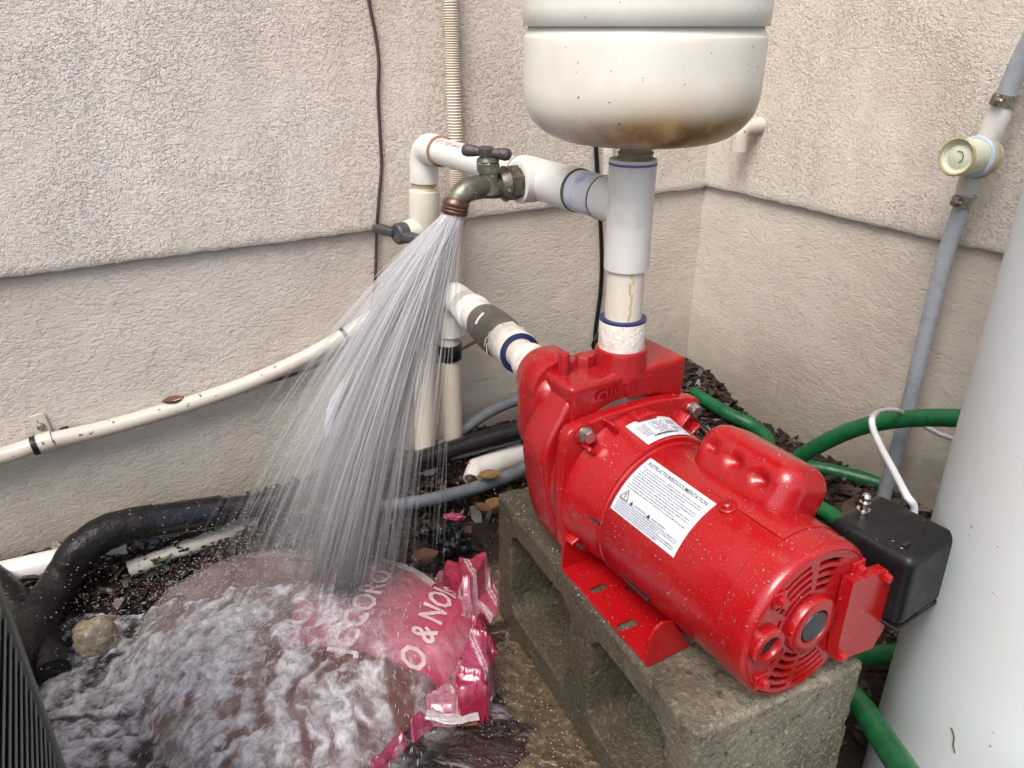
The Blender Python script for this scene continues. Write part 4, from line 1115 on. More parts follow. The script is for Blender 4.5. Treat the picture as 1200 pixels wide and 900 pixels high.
wc = cr([sc_+su*(Ls*.08)+sv*(Ws/2+.006)-UP*.035, sc_+su*(Ls*.09)+sv*(Ws/2+.008)-UP*.006, G(1062, 580, .325), G(1048, 553, .325), G(1033, 525, .325), G(1023, 502, .325), G(1023, 489, .325), WR(.21, 1032, 482), WR(.15, 1050, 481), WR(.09, 1068, 490), WR(.07, 1085, 500), WR(.06, 1110, 512), WR(.06, 1160, 525)], 8)
tag(MB().tube(wc, .0036, 14).build('white_cable', 'cable_white', None, 60), 'white cable looping over the green hose down to the black switch', 'cable')

# ------------------------------------------------------------------ hoses
hg = 'green garden hose'
def hose(pts, r, name, mat, label, cat='hose', n=8, seg=20):
    pts = cr(pts, n); o = MB().tube(pts, r, seg).build(name, mat, None, 60); return tag(o, label, cat)
hose([WR(.10, 1290, 520), WR(.10, 1200, 498), WR(.11, 1120, 490), WR(.12, 1060, 491), WR(.13, 1010, 500), WR(.14, 965, 519), WR(.15, 925, 544), G(895, 575, .05), G(878, 575, .03), G(890, 556, .03), G(901, 534, .032), G(899, 515, .036), G(884, 500, .042), G(852, 484, .05), G(815, 462, .055), G(785, 448, .05)], .0125, 'garden_hose', 'green', 'green garden hose arching up over the others to the pale tank')
hose([G(1010, 640, .03), G(976, 604, .03), G(925, 578, .03), G(903, 560, .028), G(925, 547, .028), G(965, 550, .028), G(1015, 562, .028), G(1060, 577, .028), G(1100, 594, .026), G(1160, 630, .02), G(1180, 690, .02), G(1120, 755, .02), G(1075, 765, .02), G(1040, 767, .02), G(1000, 768, .02), G(955, 772, .03), G(960, 785, .04), G(985, 800, .06), G(1012, 832, .09), G(1036, 868, .12), G(1062, 907, .15), G(1110, 980, .19), Vector((.43, .36, .15)), Vector((.48, .24, .06)), Vector((.58, .16, .012)), Vector((.75, .10, .008)), Vector((1.1, .05, .008))], .0125, 'garden_hose', 'green', 'green garden hose lying on the mulch and passing the near end of the block')
pc = thing('power_cord', G(835, 515, .2), 'black power cord with a moulded box beside the flange bolt', 'cord')
pcp = L(-.262, .094, .055)
MB().rbox(pcp, (.022, .030, .020), .004, AX, SD, UP, n=2).build('cord_box', 'black_rubber', pc)
MB().tube(cr([pcp, pcp+SD*.012+AX*.03-UP*.02, L(-.20, .10, .02), L(-.15, .095, -.02)], 6), .0045, 12).build('cord', 'black_rubber', pc, 60)
tag(MB().tube(cr([L(-.345, .03, .12), L(-.355, .045, .125), L(-.35, .065, .12), L(-.33, .075, .10)], 6), .009, 16).build('black_tube', 'black_rubber', None, 60), 'short black tube bend behind the pump outlet collar', 'tube')

h1 = thing('insulated_hose', W(.09, 300, 590), 'thick black insulated hose running along the wall foot and bending down at the left', 'hose')
hp_ = [Vector((.25, 1.20, .06)), W(.11, 690, 478), W(.10, 630, 499), W(.09, 560, 519), W(.09, 500, 538), W(.09, 440, 555), W(.09, 380, 573), W(.09, 320, 588), W(.085, 250, 600), W(.085, 180, 611), W(.09, 130, 622), W(.10, 95, 645), G(72, 680, .055), G(50, 715, .045), G(28, 760, .04), G(-30, 850, .04)]
pts = cr(hp_, 9)
k1 = int(len(pts)*.60)
def rad_at(i, base=.0195):
    t = i/len(pts); return (base-.001 if t < .52 else base+.004)+.0012*noise.noise(Vector((i*.35, 0, 0)))
MB().tube(pts[:k1+1], [rad_at(i) for i in range(k1+1)], 24).build('wet_section', 'black_wet', h1, 60)
MB().tube(pts[k1:], [rad_at(i+k1)+.0008 for i in range(len(pts)-k1)], 24).build('foam_sleeve', 'black_foam', h1, 60)
hose([G(-60, 640, .05), G(0, 690, .05), G(20, 715, .04), G(45, 745, .03), G(60, 790, .02)], .022, 'insulated_hose', 'black_foam', 'short black insulated hose entering at the left edge beneath the thick one')
hose([W(.045, 527, 425), W(.045, 500, 414), W(.045, 470, 413), W(.05, 440, 425), W(.055, 410, 447), W(.06, 392, 477), W(.06, 388, 510), W(.06, 398, 537), W(.06, 425, 556), W(.05, 470, 580), W(.045, 510, 600)], .0100, 'pale_blue_tube', 'blue_tube', 'pale blue grey tube looping out behind the spray', 'tube')
hose([Vector((.36, 1.30, .02)), Vector((.27, 1.33, .06)), W(.04, 700, 462), W(.035, 650, 460), W(.035, 610, 468), W(.04, 575, 482), W(.05, 540, 505), W(.05, 505, 528), W(.05, 470, 560), W(.05, 440, 590)], .010, 'grey_hose', 'grey_hose', 'grey hose curving behind the risers and up toward the pump')
hose([G(720, 520, .04), G(660, 530, .04), G(632, 541, .04), G(590, 560, .035), G(545, 575, .035), G(490, 588, .035), G(420, 596, .035), G(330, 601, .035), G(270, 607, .04), G(200, 628, .045), G(160, 645, .04), G(120, 668, .02)], .0105, 'grey_hose', 'grey_hose', 'long dark grey hose lying under the thick black hose')
# white pipes on the ground
def pipe(p, q, r, name, label, mat='pvc', hollow=False):
    d = (q-p); Ln = d.length; d.normalize()
    prof = [(r, 0), (r, Ln)] if not hollow else [(r*.8, .06), (r*.8, 0), (r, 0), (r, Ln)]
    m = MB().lathe(p, d, prof, 32)
    return tag(m.build(name, mat), label, 'pipe')
pipe(G(-60, 688, .045), G(150, 640, .045), .019, 'drain_pipe', 'white pipe on the ground at the left edge beneath the black hose bend')
pipe(G(150, 668, .030), G(300, 612, .038), .0125, 'drain_pipe', 'white pipe lying beneath the spray beside the green weed', 'pvc_old')
pipe(G(345, 590, .02), G(560, 545, .02), .019, 'drain_pipe', 'white pipe crossing behind the feet of the two risers')
fit = thing('pipe_offcut', G(585, 540, .03), 'white pipe offcut lying under the black hose with a small fitting on its end', 'pipe')
pA, pB = G(546, 556, .035), G(610, 532, .035); dA = (pB-pA).normalized()
MB().lathe(pA+dA*.02, dA, [(.0215, 0), (.022, .004), (.022, (pB-pA).length-.02), (.018, (pB-pA).length-.02)], 32).build('pipe', 'pvc', fit)
pc_ = G(557, 551, .04)
dO = (G(551, 568, .03)-pc_).normalized()
MB().lathe(pc_-dO*.012, dO, [(.0155, 0), (.0158, .004), (.0158, .032), (.0150, .034), (.0122, .034), (.0118, .012), (.001, .010)], 32).build('small_fitting', 'pvc', fit)
pipe_text('OAR', .008, pc_+dO*.006, (dO.cross(UP)).normalized()*1, .0158, 70, 'fitting_print', 'ink_red', fit)
m = MB(); p = pc_+dO*.022
m.add([p+Vector(v) for v in ((-.009, 0, -.008), (.009, 0, -.009), (.011, .0, .004), (0, .0, .007), (-.004, -.002, .0))], [(0, 1, 2, 3, 4)])
tag(MB().rbox(p, (.018, .004, .014), .0018, dA, dO, UP, n=1).build('dead_leaf', 'leaf_yellow'), 'tan leaf stuck in the mouth of the white pipe fitting', 'leaf')

def lump(c, sx, sy, sz, amp, fr, name, mat, n=24, seedz=0, flat=.35):
    m = MB(); R = []
    for i in range(1, n):
        ph = PI*i/n; row = []
        for j in range(n*2):
            th = 2*PI*j/(n*2); d = Vector((math.sin(ph)*math.cos(th), math.sin(ph)*math.sin(th), math.cos(ph)))
            k = 1+amp*fbm(d.x*fr+seedz, d.y*fr, d.z*fr)
            row.append(Vector(c)+Vector((d.x*sx*k, d.y*sy*k, d.z*sz*k)))
        R.append(row)
    m.rings(R); return m.build(name, mat, None, 60)
tag(lump(G(112, 747, .02), .030, .024, .024, .5, 1.6, 'pale_rock', 'rock', seedz=3), 'pale yellowish rock in the water at lower left', 'rock')
tag(lump(G(528, 636, .02), .026, .020, .026, .9, 2.4, 'black_lump', 'black_wet', seedz=8), 'wet crumpled black plastic lump behind the bag', 'plastic scrap')
tag(lump(G(503, 622, .025), .020, .012, .014, .9, 3.0, 'black_lump', 'black_wet', seedz=18), 'small black plastic scrap left of the wet crumpled lump', 'plastic scrap')
tag(lump(G(532, 606, .03), .016, .007, .006, .6, 2.0, 'pink_scrap', 'pink', seedz=5), 'pink plastic scrap on the mulch above the black lump', 'plastic scrap')
tag(lump(G(586, 596, .0), .024, .014, .014, .5, 1.8, 'dark_stone', 'soil', seedz=2), 'dark stone at the far end of the concrete block', 'rock')

# ------------------------------------------------------------------ leaves
def leaf(p, size, ang, tilt, mat, label, curl=.3):
    m = MB(); rows = []
    u = Vector((math.cos(ang), math.sin(ang), 0)); v = Vector((-u.y, u.x, 0)); n_ = (UP+u*math.sin(tilt)).normalized()
    for i in range(9):
        t = i/8; wd_ = size*.36*math.sin(PI*min(.98, t*.97+.02))**.8
        c = Vector(p)+u*(t-.5)*size+n_*(size*curl*(t-.5)**2)
        rows.append([c+v*wd_*s_+n_*(abs(s_)*wd_*.35+.003) for s_ in (-1, -.5, 0, .5, 1)])
    m.rings(rows, close=False)
    low = [[q-n_*.0012 for q in r] for r in rows]; m.rings(low, close=False)
    return tag(m.build('dead_leaf' if mat != 'weed' else 'weed_leaf', mat), label, 'leaf')
leaf(G(577, 594, .05), .034, 1.2, .5, 'leaf_yellow', 'orange tan curled leaf at the far corner of the block')
leaf(G(566, 598, .05), .030, 2.4, .2, 'leaf', 'brown leaf beside the orange tan curled leaf at the block corner')
leaf(G(190, 657, .035), .030, 1.0, .3, 'weed', 'round green weed leaf beside the white pipe at left')
leaf(G(213, 652, .03), .026, .3, .3, 'weed', 'green weed leaf just right of the round one at left')
leaf(G(358, 600, .05), .040, .6, .4, 'weed', 'pale green weed leaf under the spray beside the grey hose')
leaf(W(.016, 203, 472), .030, .5, .2, 'leaf', 'brown leaf caught on top of the tan conduit')
leaf(G(545, 845, .006), .030, -.5, .1, 'leaf_yellow', 'thin olive leaf on the wet slab between bag and block', .1)
leaf(G(497, 655, .03), .04, .4, .3, 'leaf', 'reddish brown leaf behind the far right of the bag')
leaf(G(572, 560, .05), .04, .2, .3, 'leaf_yellow', 'tan leaf between the grey hose and the white offcut')

# ------------------------------------------------------------------ mulch: bark chips and leaf bits nobody could count
m = MB(); rnd = random.Random(11)
pal = [(.025, .014, .009), (.042, .022, .014), (.015, .010, .008), (.06, .033, .02), (.025, .016, .011), (.010, .008, .007), (.045, .017, .010), (.10, .075, .052), (.018, .012, .010)]
cnt = 0
while cnt < 9000:
    if rnd.random() < .62:
        u = rnd.uniform(0, 1.45); d_ = abs(rnd.gauss(0, .10)); p = CB-SD*u+NL*d_
    else:
        u = rnd.uniform(0, 1.25); d_ = abs(rnd.gauss(0, .18)); p = CB+AX*u+NR*d_
    q = p-BA; a_, b_ = q.dot(BU), q.dot(BV)
    if -.02 < a_ < .42 and -.28 < b_ < .2: continue
    if (Vector((p.x, p.y, 0))-Vector((BT.x, BT.y, 0))).length < .17: continue
    cnt += 1
    z = gheight(p.x, p.y)+rnd.uniform(0, .010)
    Lc = rnd.uniform(.006, .030)*(1 if rnd.random() < .9 else 1.5); wc_ = Lc*rnd.uniform(.25, .6); hc2 = rnd.uniform(.001, .004)
    ang = rnd.uniform(0, PI); ti = rnd.gauss(0, .35); t2 = rnd.gauss(0, .35)
    Rm = Matrix.Rotation(ang, 3, 'Z') @ Matrix.Rotation(ti, 3, 'Y') @ Matrix.Rotation(t2, 3, 'X')
    vs = []
    bend = rnd.uniform(-.3, .3)*Lc
    for sx in (-1, 0, 1):
        ww = wc_*(rnd.uniform(.3, .8) if sx else 1)
        for sy in (-1, 1):
            for sz in (-1, 1): vs.append(Vector((p.x, p.y, z)) + Rm @ Vector((sx*Lc/2, sy*ww/2, sz*hc2/2+(0 if sx else bend*.4))))
    fs = []
    for k in (0, 4): fs += [(k, k+2, k+6, k+4), (k+1, k+5, k+7, k+3), (k, k+4, k+5, k+1), (k+2, k+3, k+7, k+6)]
    fs += [(0, 1, 3, 2), (8, 10, 11, 9)]
    m.add(vs, fs, rnd.choice(pal))
o = m.build('mulch', 'chips', None, 0, 'stuff'); tag(o, 'dark bark mulch and leaf litter along the foot of both walls', 'mulch')

# ------------------------------------------------------------------ soil bag
ctr = G(372, 765, .0); 
outl = [(150, 800), (150, 740), (185, 690), (240, 655), (310, 640), (390, 640), (470, 655), (520, 675), (552, 700), (553, 745), (540, 785), (500, 830), (455, 870), (420, 915), (330, 960), (230, 940), (175, 870)]
OG = [G(x, y, .012) for x, y in outl]
angs = sorted([(math.atan2(p.y-ctr.y, p.x-ctr.x), (Vector((p.x, p.y))-Vector((ctr.x, ctr.y))).length) for p in OG])
def orad(t):
    k = len(angs)
    for i in range(k):
        a, ra = angs[i]; b, rb_ = angs[(i+1) % k]
        if i == k-1: b += 2*PI
        tt = t if t >= angs[0][0] else t+2*PI
        if a <= tt <= b:
            f_ = (tt-a)/(b-a); return ra+(rb_-ra)*f_
    return angs[0][1]
def bagh(x, y):
    d = Vector((x-ctr.x, y-ctr.y)); r = d.length; R = orad(math.atan2(d.y, d.x)); q = r/R
    if q >= 1: return None
    h = .062*(1-q**3.2)**.75
    h += .008*fbm(x*14, y*14, 5)*(1-q**4)+.0035*fbm(x*48, y*30, 9, 3)
    # a long crease and fold toward the right end
    return h-.004
bag = thing('soil_bag', Vector((ctr.x, ctr.y, 0)), 'limp pink and clear plastic soil bag with white lettering, lying under the spray', 'bag')
m = MB(); NR_, NT_ = 90, 260
m.v.append(Vector((ctr.x, ctr.y, bagh(ctr.x, ctr.y)))); tints = []
PO = G(420, 650, .05); PU = (G(355, 790, .05)-PO); PU.z = 0; PUl = PU.length; PU.normalize()
PVv = Vector((-PU.y, PU.x, 0))
if PVv.x < 0: PVv = -PVv
def bagtint(p):
    d = Vector((p.x, p.y, 0))-PO; d.z = 0; a = d.dot(PU); b = d.dot(PVv)
    wob = .008*fbm(p.x*20, p.y*20, 3)
    clear = Vector((.125, .080, .066)); milky = Vector((.27, .225, .215)); pink = Vector((.36, .13, .165)); hot = Vector((.42, .04, .10)); soil = Vector((.075, .032, .027))
    k = .5+.5*fbm(p.x*25, p.y*25, 8); base = clear*(1-k*.5)+milky*k*.5
    if a < .012+wob*.5: base = base*.35+milky*1.25*.65
    if b > -.045+wob and a > .018+wob*.5:
        f_ = min(1, (b+.045-wob)/.004); c = pink*(.8+.2*k)
        hotf = max(0, min(1, (b-.07)/.06)); c = c*(1-hotf)+hot*hotf; base = base*(1-f_)+c*f_
    # torn-off lower part: wet brown soil shows
    if a > .185+wob*2 and b < .155: base = soil*(1+k)
    return base
tints.append(bagtint(m.v[0]))
for i in range(1, NR_+1):
    for j in range(NT_):
        t = 2*PI*j/NT_-PI; R = orad(t)*(i/NR_); x = ctr.x+math.cos(t)*R; y = ctr.y+math.sin(t)*R
        z = bagh(x, y) if i < NR_ else -.01
        if z is None: z = -.01
        m.v.append(Vector((x, y, z))); tints.append(bagtint(m.v[-1]))
for j in range(NT_): m.f.append((0, 1+j, 1+(j+1) % NT_))
for i in range(NR_-1):
    for j in range(NT_): m.f.append((1+i*NT_+j, 1+(i+1)*NT_+j, 1+(i+1)*NT_+(j+1) % NT_, 1+i*NT_+(j+1) % NT_))
m.t = tints
bagv = [v.copy() for v in m.v]; bagf = list(m.f)
m.build('film', 'bag', bag, 80)
def on_bag(x, y, up_=.0012):
    h = bagh(x, y); return Vector((x, y, (h if h is not None else 0)+up_))
def bag_text(txt, px0, px1, size, bold=.02, name='lettering'):
    p0, p1 = G(*px0, .055), G(*px1, .055); d = (p1-p0); d.z = 0; Lr = d.length; d.normalize(); n_ = Vector((-d.y, d.x, 0))
    vs, fs = text_mesh(txt, size, bold); W_ = max(v.x for v in vs); k = Lr/W_
    mm = MB(); mm.add([on_bag(p0.x+d.x*v.x*k+n_.x*v.y, p0.y+d.y*v.x*k+n_.y*v.y) for v in vs], fs)
    bm = bmesh.new(); me = bpy.data.meshes.new('x'); me.from_pydata([tuple(v) for v in mm.v], [], mm.f); bm.from_mesh(me)
    bmesh.ops.triangulate(bm, faces=bm.faces)
    for _ in range(2):
        bmesh.ops.subdivide_edges(bm, edges=[e for e in bm.edges if e.calc_length() > .006], cuts=1)
        bmesh.ops.triangulate(bm, faces=bm.faces)
    mm = MB(); mm.add([on_bag(v.co.x, v.co.y) for v in bm.verts], [tuple(v.index for v in f.verts) for f in bm.faces]); bm.free()
    mm.build(name, 'print_white', bag, 60)
bag_text('JCCORO', (410, 770), (462, 664), .043)
bag_text('O & NOIs', (492, 772), (537, 668), .042)
# crumpled end folds on the right
def fold(pts, w0, w1, hgt, name, mat, sd_, zoff=.0, fr=40, pleat=.010):
    C_ = cr(pts, 14); mm = MB(); rows = []
    for i, c in enumerate(C_):
        t = i/(len(C_)-1); d = (C_[min(i+1, len(C_)-1)]-C_[max(i-1, 0)]); d.z = 0; d.normalize(); n_ = Vector((d.y, -d.x, 0)); row = []
        wd_ = w0+(w1-w0)*t
        for j in range(29):
            s_ = j/28*2-1; x = c+n_*s_*wd_/2
            pl_ = abs(math.sin(s_*6.5+t*2.4+2*fbm(x.x*fr, x.y*fr, sd_)))
            z = c.z+hgt*(1-s_*s_)*(.6+.4*fbm(x.x*fr, x.y*fr, sd_+3))+pleat*(1-pl_)*(1-abs(s_)**3)+.004*fbm(x.x*fr*2.4, x.y*fr*2.4, sd_)
            e = 1+.16*fbm(c.x*60+s_, c.y*60, sd_)
            row.append(Vector((c.x+n_.x*s_*wd_/2*e, c.y+n_.y*s_*wd_/2*e, max(.002, z+zoff))))
        rows.append(row)
    mm.rings(rows, close=False); return mm.build(name, mat, bag, 50)
def inpoly(x, y, P_):
    c = False; n = len(P_); dm = 9
    for i in range(n):
        a, b = P_[i], P_[(i+1) % n]
        if (a.y > y) != (b.y > y) and x < (b.x-a.x)*(y-a.y)/(b.y-a.y)+a.x: c = not c
        e = b-a; w_ = Vector((x-a.x, y-a.y)); t = max(0, min(1, w_.dot(e)/e.length_squared)); dm = min(dm, (w_-e*t).length)
    return dm if c else -dm
def crumple(px, hmax, name, fr, sd_, hotness, stripes=True, step=.0017):
    PG = [Vector(G(x, y, .02).xy) for x, y in px]; mm = MB(); idx = {}
    x0, x1 = min(p.x for p in PG), max(p.x for p in PG); y0, y1 = min(p.y for p in PG), max(p.y for p in PG)
    nx_, ny_ = int((x1-x0)/step)+2, int((y1-y0)/step)+2
    for j in range(ny_):
        for i in range(nx_):
            x, y = x0+i*step, y0+j*step; d = inpoly(x, y, PG)+.003*noise.noise(Vector((x*70, y*70, sd_)))
            if d < 0: continue
            wx, wy = x+.006*fbm(x*30, y*30, sd_, 2), y+.006*fbm(x*30, y*30, sd_+5, 2)
            ds, pt = noise.voronoi(Vector((wx*fr, wy*fr*.62, sd_)))
            cell_ = pt[0]; h0 = noise.noise(cell_*3.1+Vector((sd_, 0, 0)))
            g1 = Vector((noise.noise(cell_*5.3), noise.noise(cell_*4.1+Vector((9, 9, 9))), 0))
            z = hmax*min(1, d/.014)**.6*(.62+.30*h0)+.22*(g1.x*(wx*fr-cell_.x)+g1.y*(wy*fr-cell_.y))*hmax+.0022*abs(noise.noise(Vector((wx*130, wy*130, sd_))))
            ridge = min(1, (ds[1]-ds[0])*4); z += .004*(1-ridge); z *= min(1, d/.007)
            idx[(i, j)] = len(mm.v); mm.v.append(Vector((x, y, max(.001, z))))
            dark = .55+.45*ridge; base = Vector((.30, .014, .050)) if h0 > .05 else Vector((.36, .05, .11))
            if h0 < -.18: base = Vector((.38, .15, .20))
            base = base*(.7+.3*hotness)
            if stripes:
                q_ = (x*38+y*16+g1.x*2) % 1.9
                if q_ < .10 or .18 < q_ < .26: base = Vector((.50, .42, .43))
            mm.t.append(tuple(base))
    for (i, j), a_ in idx.items():
        k = [(i+1, j), (i+1, j+1), (i, j+1)]
        if all(q in idx for q in k): mm.f.append((a_, idx[k[0]], idx[k[1]], idx[k[2]]))
    return mm.build(name, 'crumple', bag, 180)
MT['crumple'] = vcol_mat('crumpled_pink_film', .22, (60, .4, .004), .5)
crumple([(508, 668), (530, 662), (548, 668), (562, 662), (574, 655), (581, 668), (583, 705), (572, 722), (585, 748), (574, 770), (581, 800), (578, 832), (545, 842), (500, 842), (478, 858), (486, 815), (512, 785), (530, 745), (530, 700)], .034, 'crumpled_end', 30, 2.0, 1)
crumple([(492, 826), (512, 838), (482, 862), (452, 895), (430, 925), (395, 940), (410, 905), (450, 858)], .028, 'rolled_edge', 34, 9.0, .8, False)
fold([G(500, 838, .02), G(530, 843, .018), G(560, 838, .015)], .012, .014, .005, 'clear_end', 'film', 19, pleat=.003)
# clear seam along the far edge
fold([on_bag(*G(370, 650, .05).xy), on_bag(*G(430, 646, .05).xy), on_bag(*G(480, 658, .05).xy), on_bag(*G(508, 676, .05).xy)], .007, .010, .003, 'clear_seam', 'bag_seam', 30, pleat=.002)

# ------------------------------------------------------------------ the gush of water
def surf(x, y):
    h = bagh(x, y); return max(h if h is not None else 0, .006)
rnd = random.Random(21)
def thin_tube(m, pts, rr, seg=4):
    m.tube(pts, rr, seg, cap=False)
m = MB()
NST = 2300
for k in range(NST):
    r_ = .0118*math.sqrt(rnd.random()); t = rnd.uniform(0, 2*PI)
    p0 = NOZ+Vector((math.cos(t)*r_, math.sin(t)*r_, 0))
    u = rnd.random()
    if u < .50: tx_, ty_ = rnd.gauss(408, 32), rnd.gauss(670, 50)
    elif u < .88: tx_, ty_ = rnd.gauss(335, 58), rnd.gauss(710, 60)
    else: tx_, ty_ = rnd.uniform(200, 480), rnd.uniform(620, 760)
    tx_ += math.cos(t)*r_/.0118*34; ty_ -= math.sin(t)*r_/.0118*20
    T = G(tx_, ty_, .05); T.z = surf(T.x, T.y)
    s0 = 0 if rnd.random() < .55 else rnd.random()**1.2*.85
    s1 = min(1, s0+rnd.uniform(.10, .45)) if (s0 > 0 or rnd.random() < .55) else 1
    w_ = rnd.uniform(.0004, .0016); al = .50*rnd.uniform(.2, 1.0)**1.3*(.0007/max(.0007, w_))**.8*(1 if tx_ > 235 else .5)
    dv = Vector((rnd.gauss(0, .004), rnd.gauss(0, .004), 0)); pts = []; rr = []; aa = []
    n_ = max(4, int(12*(s1-s0)))
    for i in range(n_+1):
        s_ = s0+(s1-s0)*i/n_
        p = p0.lerp(T, s_); p.z = p0.z+(T.z-p0.z)*(.62*s_+.38*s_*s_)
        p += dv*math.sin(s_*PI)+Vector((noise.noise(Vector((s_*5, k*.37, 0))), noise.noise(Vector((s_*5, k*.37, 7))), 0))*.0045*s_
        pts.append(p); e = i/n_
        end = math.sin(PI*min(1, max(0, (.5 if s0 == 0 and e < .5 else e))))
        rr.append(w_*(.5+.5*end))
        aa.append(al*(.80*math.exp(-s_*2.4)+.10)*(.15+.85*end))
    thin_tube(m, pts, rr)
    for q in aa: m.t.extend([(q, q, q)]*4)
o = m.build('water_jet', 'spray', None, 180, 'stuff'); tag(o, 'white gush of water fanning down from the faucet onto the bag', 'water spray')
# dense throat of the jet
m = MB(); JT = G(425, 650, .06); rows = []
for i in range(15):
    s_ = i/14*.11; c = NOZ.lerp(JT, s_); c.z = NOZ.z+(JT.z-NOZ.z)*(.62*s_+.38*s_*s_)
    rr_ = .0118+.05*s_
    rows.append([c+Vector((math.cos(2*PI*j/48), math.sin(2*PI*j/48), 0))*rr_*(1+(.05+.9*s_)*noise.noise(Vector((j*.9, s_*6, 0)))) for j in range(48)])
    q = .8*(1-i/14); m.t.extend([(q, q, q)]*48)
m.rings(rows, True, False, False); o = m.build('jet_core', 'spray', None, 180, 'stuff'); tag(o, 'dense white root of the water jet right under the faucet', 'water spray')

# thin sheets of water between the strands
m = MB(); NA, NS = 150, 34
for sh, (fr_, amp_) in enumerate(((.30, .9), (.52, .85), (.74, .75), (.95, .6), (1.18, .4), (1.45, .24))):
    rings_ = []
    for i in range(NS+1):
        s_ = i/NS; row = []
        for j in range(NA):
            t = 2*PI*j/NA; ir = .0115*min(1, fr_)
            T = G(382+math.cos(t)*78*fr_-(fr_-.5)*26, 688-math.sin(t)*52*fr_, .05); T.z = surf(T.x, T.y)
            p0 = NOZ+Vector((math.cos(t)*ir, math.sin(t)*ir, 0))
            p = p0.lerp(T, s_); p.z = p0.z+(T.z-p0.z)*(.62*s_+.38*s_*s_)
            p += Vector((noise.noise(Vector((j*.35, s_*2.2, sh*7))), noise.noise(Vector((j*.35, s_*2.2, sh*7+3))), 0))*.013*s_
            row.append(p)
            st_ = .5+.9*noise.noise(Vector((math.cos(t)*9, math.sin(t)*9, s_*1.3+sh*5)))+.75*noise.noise(Vector((math.cos(t)*26, math.sin(t)*26, s_*2.4+sh*5)))
            q = amp_*max(0, min(1, st_))*(.72*math.exp(-s_*2.9)+.075)*min(1, (1.02-s_)*6)
            m.t.append((q, q, q))
        rings_.append(row)
    m.rings(rings_, True, False, False)
o = m.build('jet_sheets', 'spray', None, 180, 'stuff'); tag(o, 'thin misty sheets of falling water between the strands of the jet', 'water spray')

# foam sheet over bag and ground
IMP = G(345, 720, .05); FO = G(455, 560, .0)
m = MB(); n1, n2 = 300, 240; X0, X1, Y0, Y1 = -.66, .02, .24, .80
al_ = []
for j in range(n2+1):
    for i in range(n1+1):
        x = X0+(X1-X0)*i/n1; y = Y0+(Y1-Y0)*j/n2
        d = Vector((x-FO.x, y-FO.y)); r = d.length+1e-6; th = math.atan2(d.y, d.x)
        # streaks radiate from where the jet lands
        wq = fbm(x*13, y*13, 8, 4); sN = fbm(th*17.0+wq*3.2, r*11+wq*2.4, 2.0, 6); s2 = fbm(x*70+wq*3, y*70, 6.0, 4)
        z = surf(x, y)+.003+.010*max(0, sN+.2)+.004*max(-.2, s2)
        # cover: image-left and toward the viewer of the impact
        q = Vector((x-G(245, 785, .03).x, y-G(245, 785, .03).y)); A_ = q.dot(Vector((.94, -.34)))/.275; B_ = q.dot(Vector((.34, .94)))/.190
        rad_ = math.sqrt(A_*A_+B_*B_)+.28*fbm(x*9, y*9, 4.0)
        cov = max(0, min(1, (1.10-rad_)/.40))
        lf = max(0, min(1, (.02-x)/.35)); al = cov*max(.05, min(.96, .10+.58*lf+2.6*sN+1.0*s2+.7*fbm(x*8, y*8, 13, 3)))
        m.v.append(Vector((x, y, z))); al_.append((al, al, al))
for j in range(n2):
    for i in range(n1):
        f4 = (j*(n1+1)+i, j*(n1+1)+i+1, (j+1)*(n1+1)+i+1, (j+1)*(n1+1)+i)
        if max(al_[q][0] for q in f4) > .02: m.f.append(f4)
m.t = al_
o = m.build('foam', 'foam', None, 180, 'stuff'); tag(o, 'lacy white foam spreading over the bag and the wet ground', 'foam')
# splash: short arcs and beads thrown off the impact
m = MB()
for k in range(900):
    tx_, ty_ = (rnd.gauss(290, 100), rnd.gauss(775, 62)) if rnd.random() < .8 else (rnd.uniform(90, 520), rnd.uniform(670, 890))
    p = G(tx_, ty_, .03); p.z = surf(p.x, p.y)+rnd.uniform(.002, .022)
    d = Vector((p.x-FO.x, p.y-FO.y, 0))
    if d.length < 1e-3: continue
    d.normalize(); d = (d+Vector((rnd.gauss(0, .35), rnd.gauss(0, .35), 0))).normalized()
    Ls_ = rnd.uniform(.003, .010); h_ = rnd.uniform(-.001, .0015); w_ = rnd.uniform(.0003, .0011)
    pts = [p+d*Ls_*t+UP*(h_*4*t*(1-t)) for t in (0, .25, .5, .75, 1)]
    thin_tube(m, pts, [w_*.2, w_, w_*1.2, w_*.8, w_*.15])
def bead(m, p, r):
    vs = [(0, 0, r), (r, 0, 0), (0, r, 0), (-r, 0, 0), (0, -r, 0), (0, 0, -r)]
    m.add([p+Vector(v) for v in vs], [(0, 1, 2), (0, 2, 3), (0, 3, 4), (0, 4, 1), (5, 2, 1), (5, 3, 2), (5, 4, 3), (5, 1, 4)])
for k in range(5200):
    if rnd.random() < .7: p = G(rnd.gauss(230, 105), rnd.gauss(730, 75), .03); p.z = surf(p.x, p.y)+abs(rnd.gauss(0, .045))
    else: p = G(rnd.uniform(400, 800), rnd.uniform(600, 890), .02); p.z = surf(p.x, p.y)-.002 if p.z < .1 else p.z
    if -.01 < (p-BA).dot(BU) < .41 and -.005 < (p-BA).dot(BV) < .2: p.z = BH+.001
    bead(m, p, rnd.uniform(.0004, .0012))
o = m.build('splash', 'splash', None, 180, 'stuff'); tag(o, 'splashing droplets and short streaks bouncing off the bag', 'water spray')

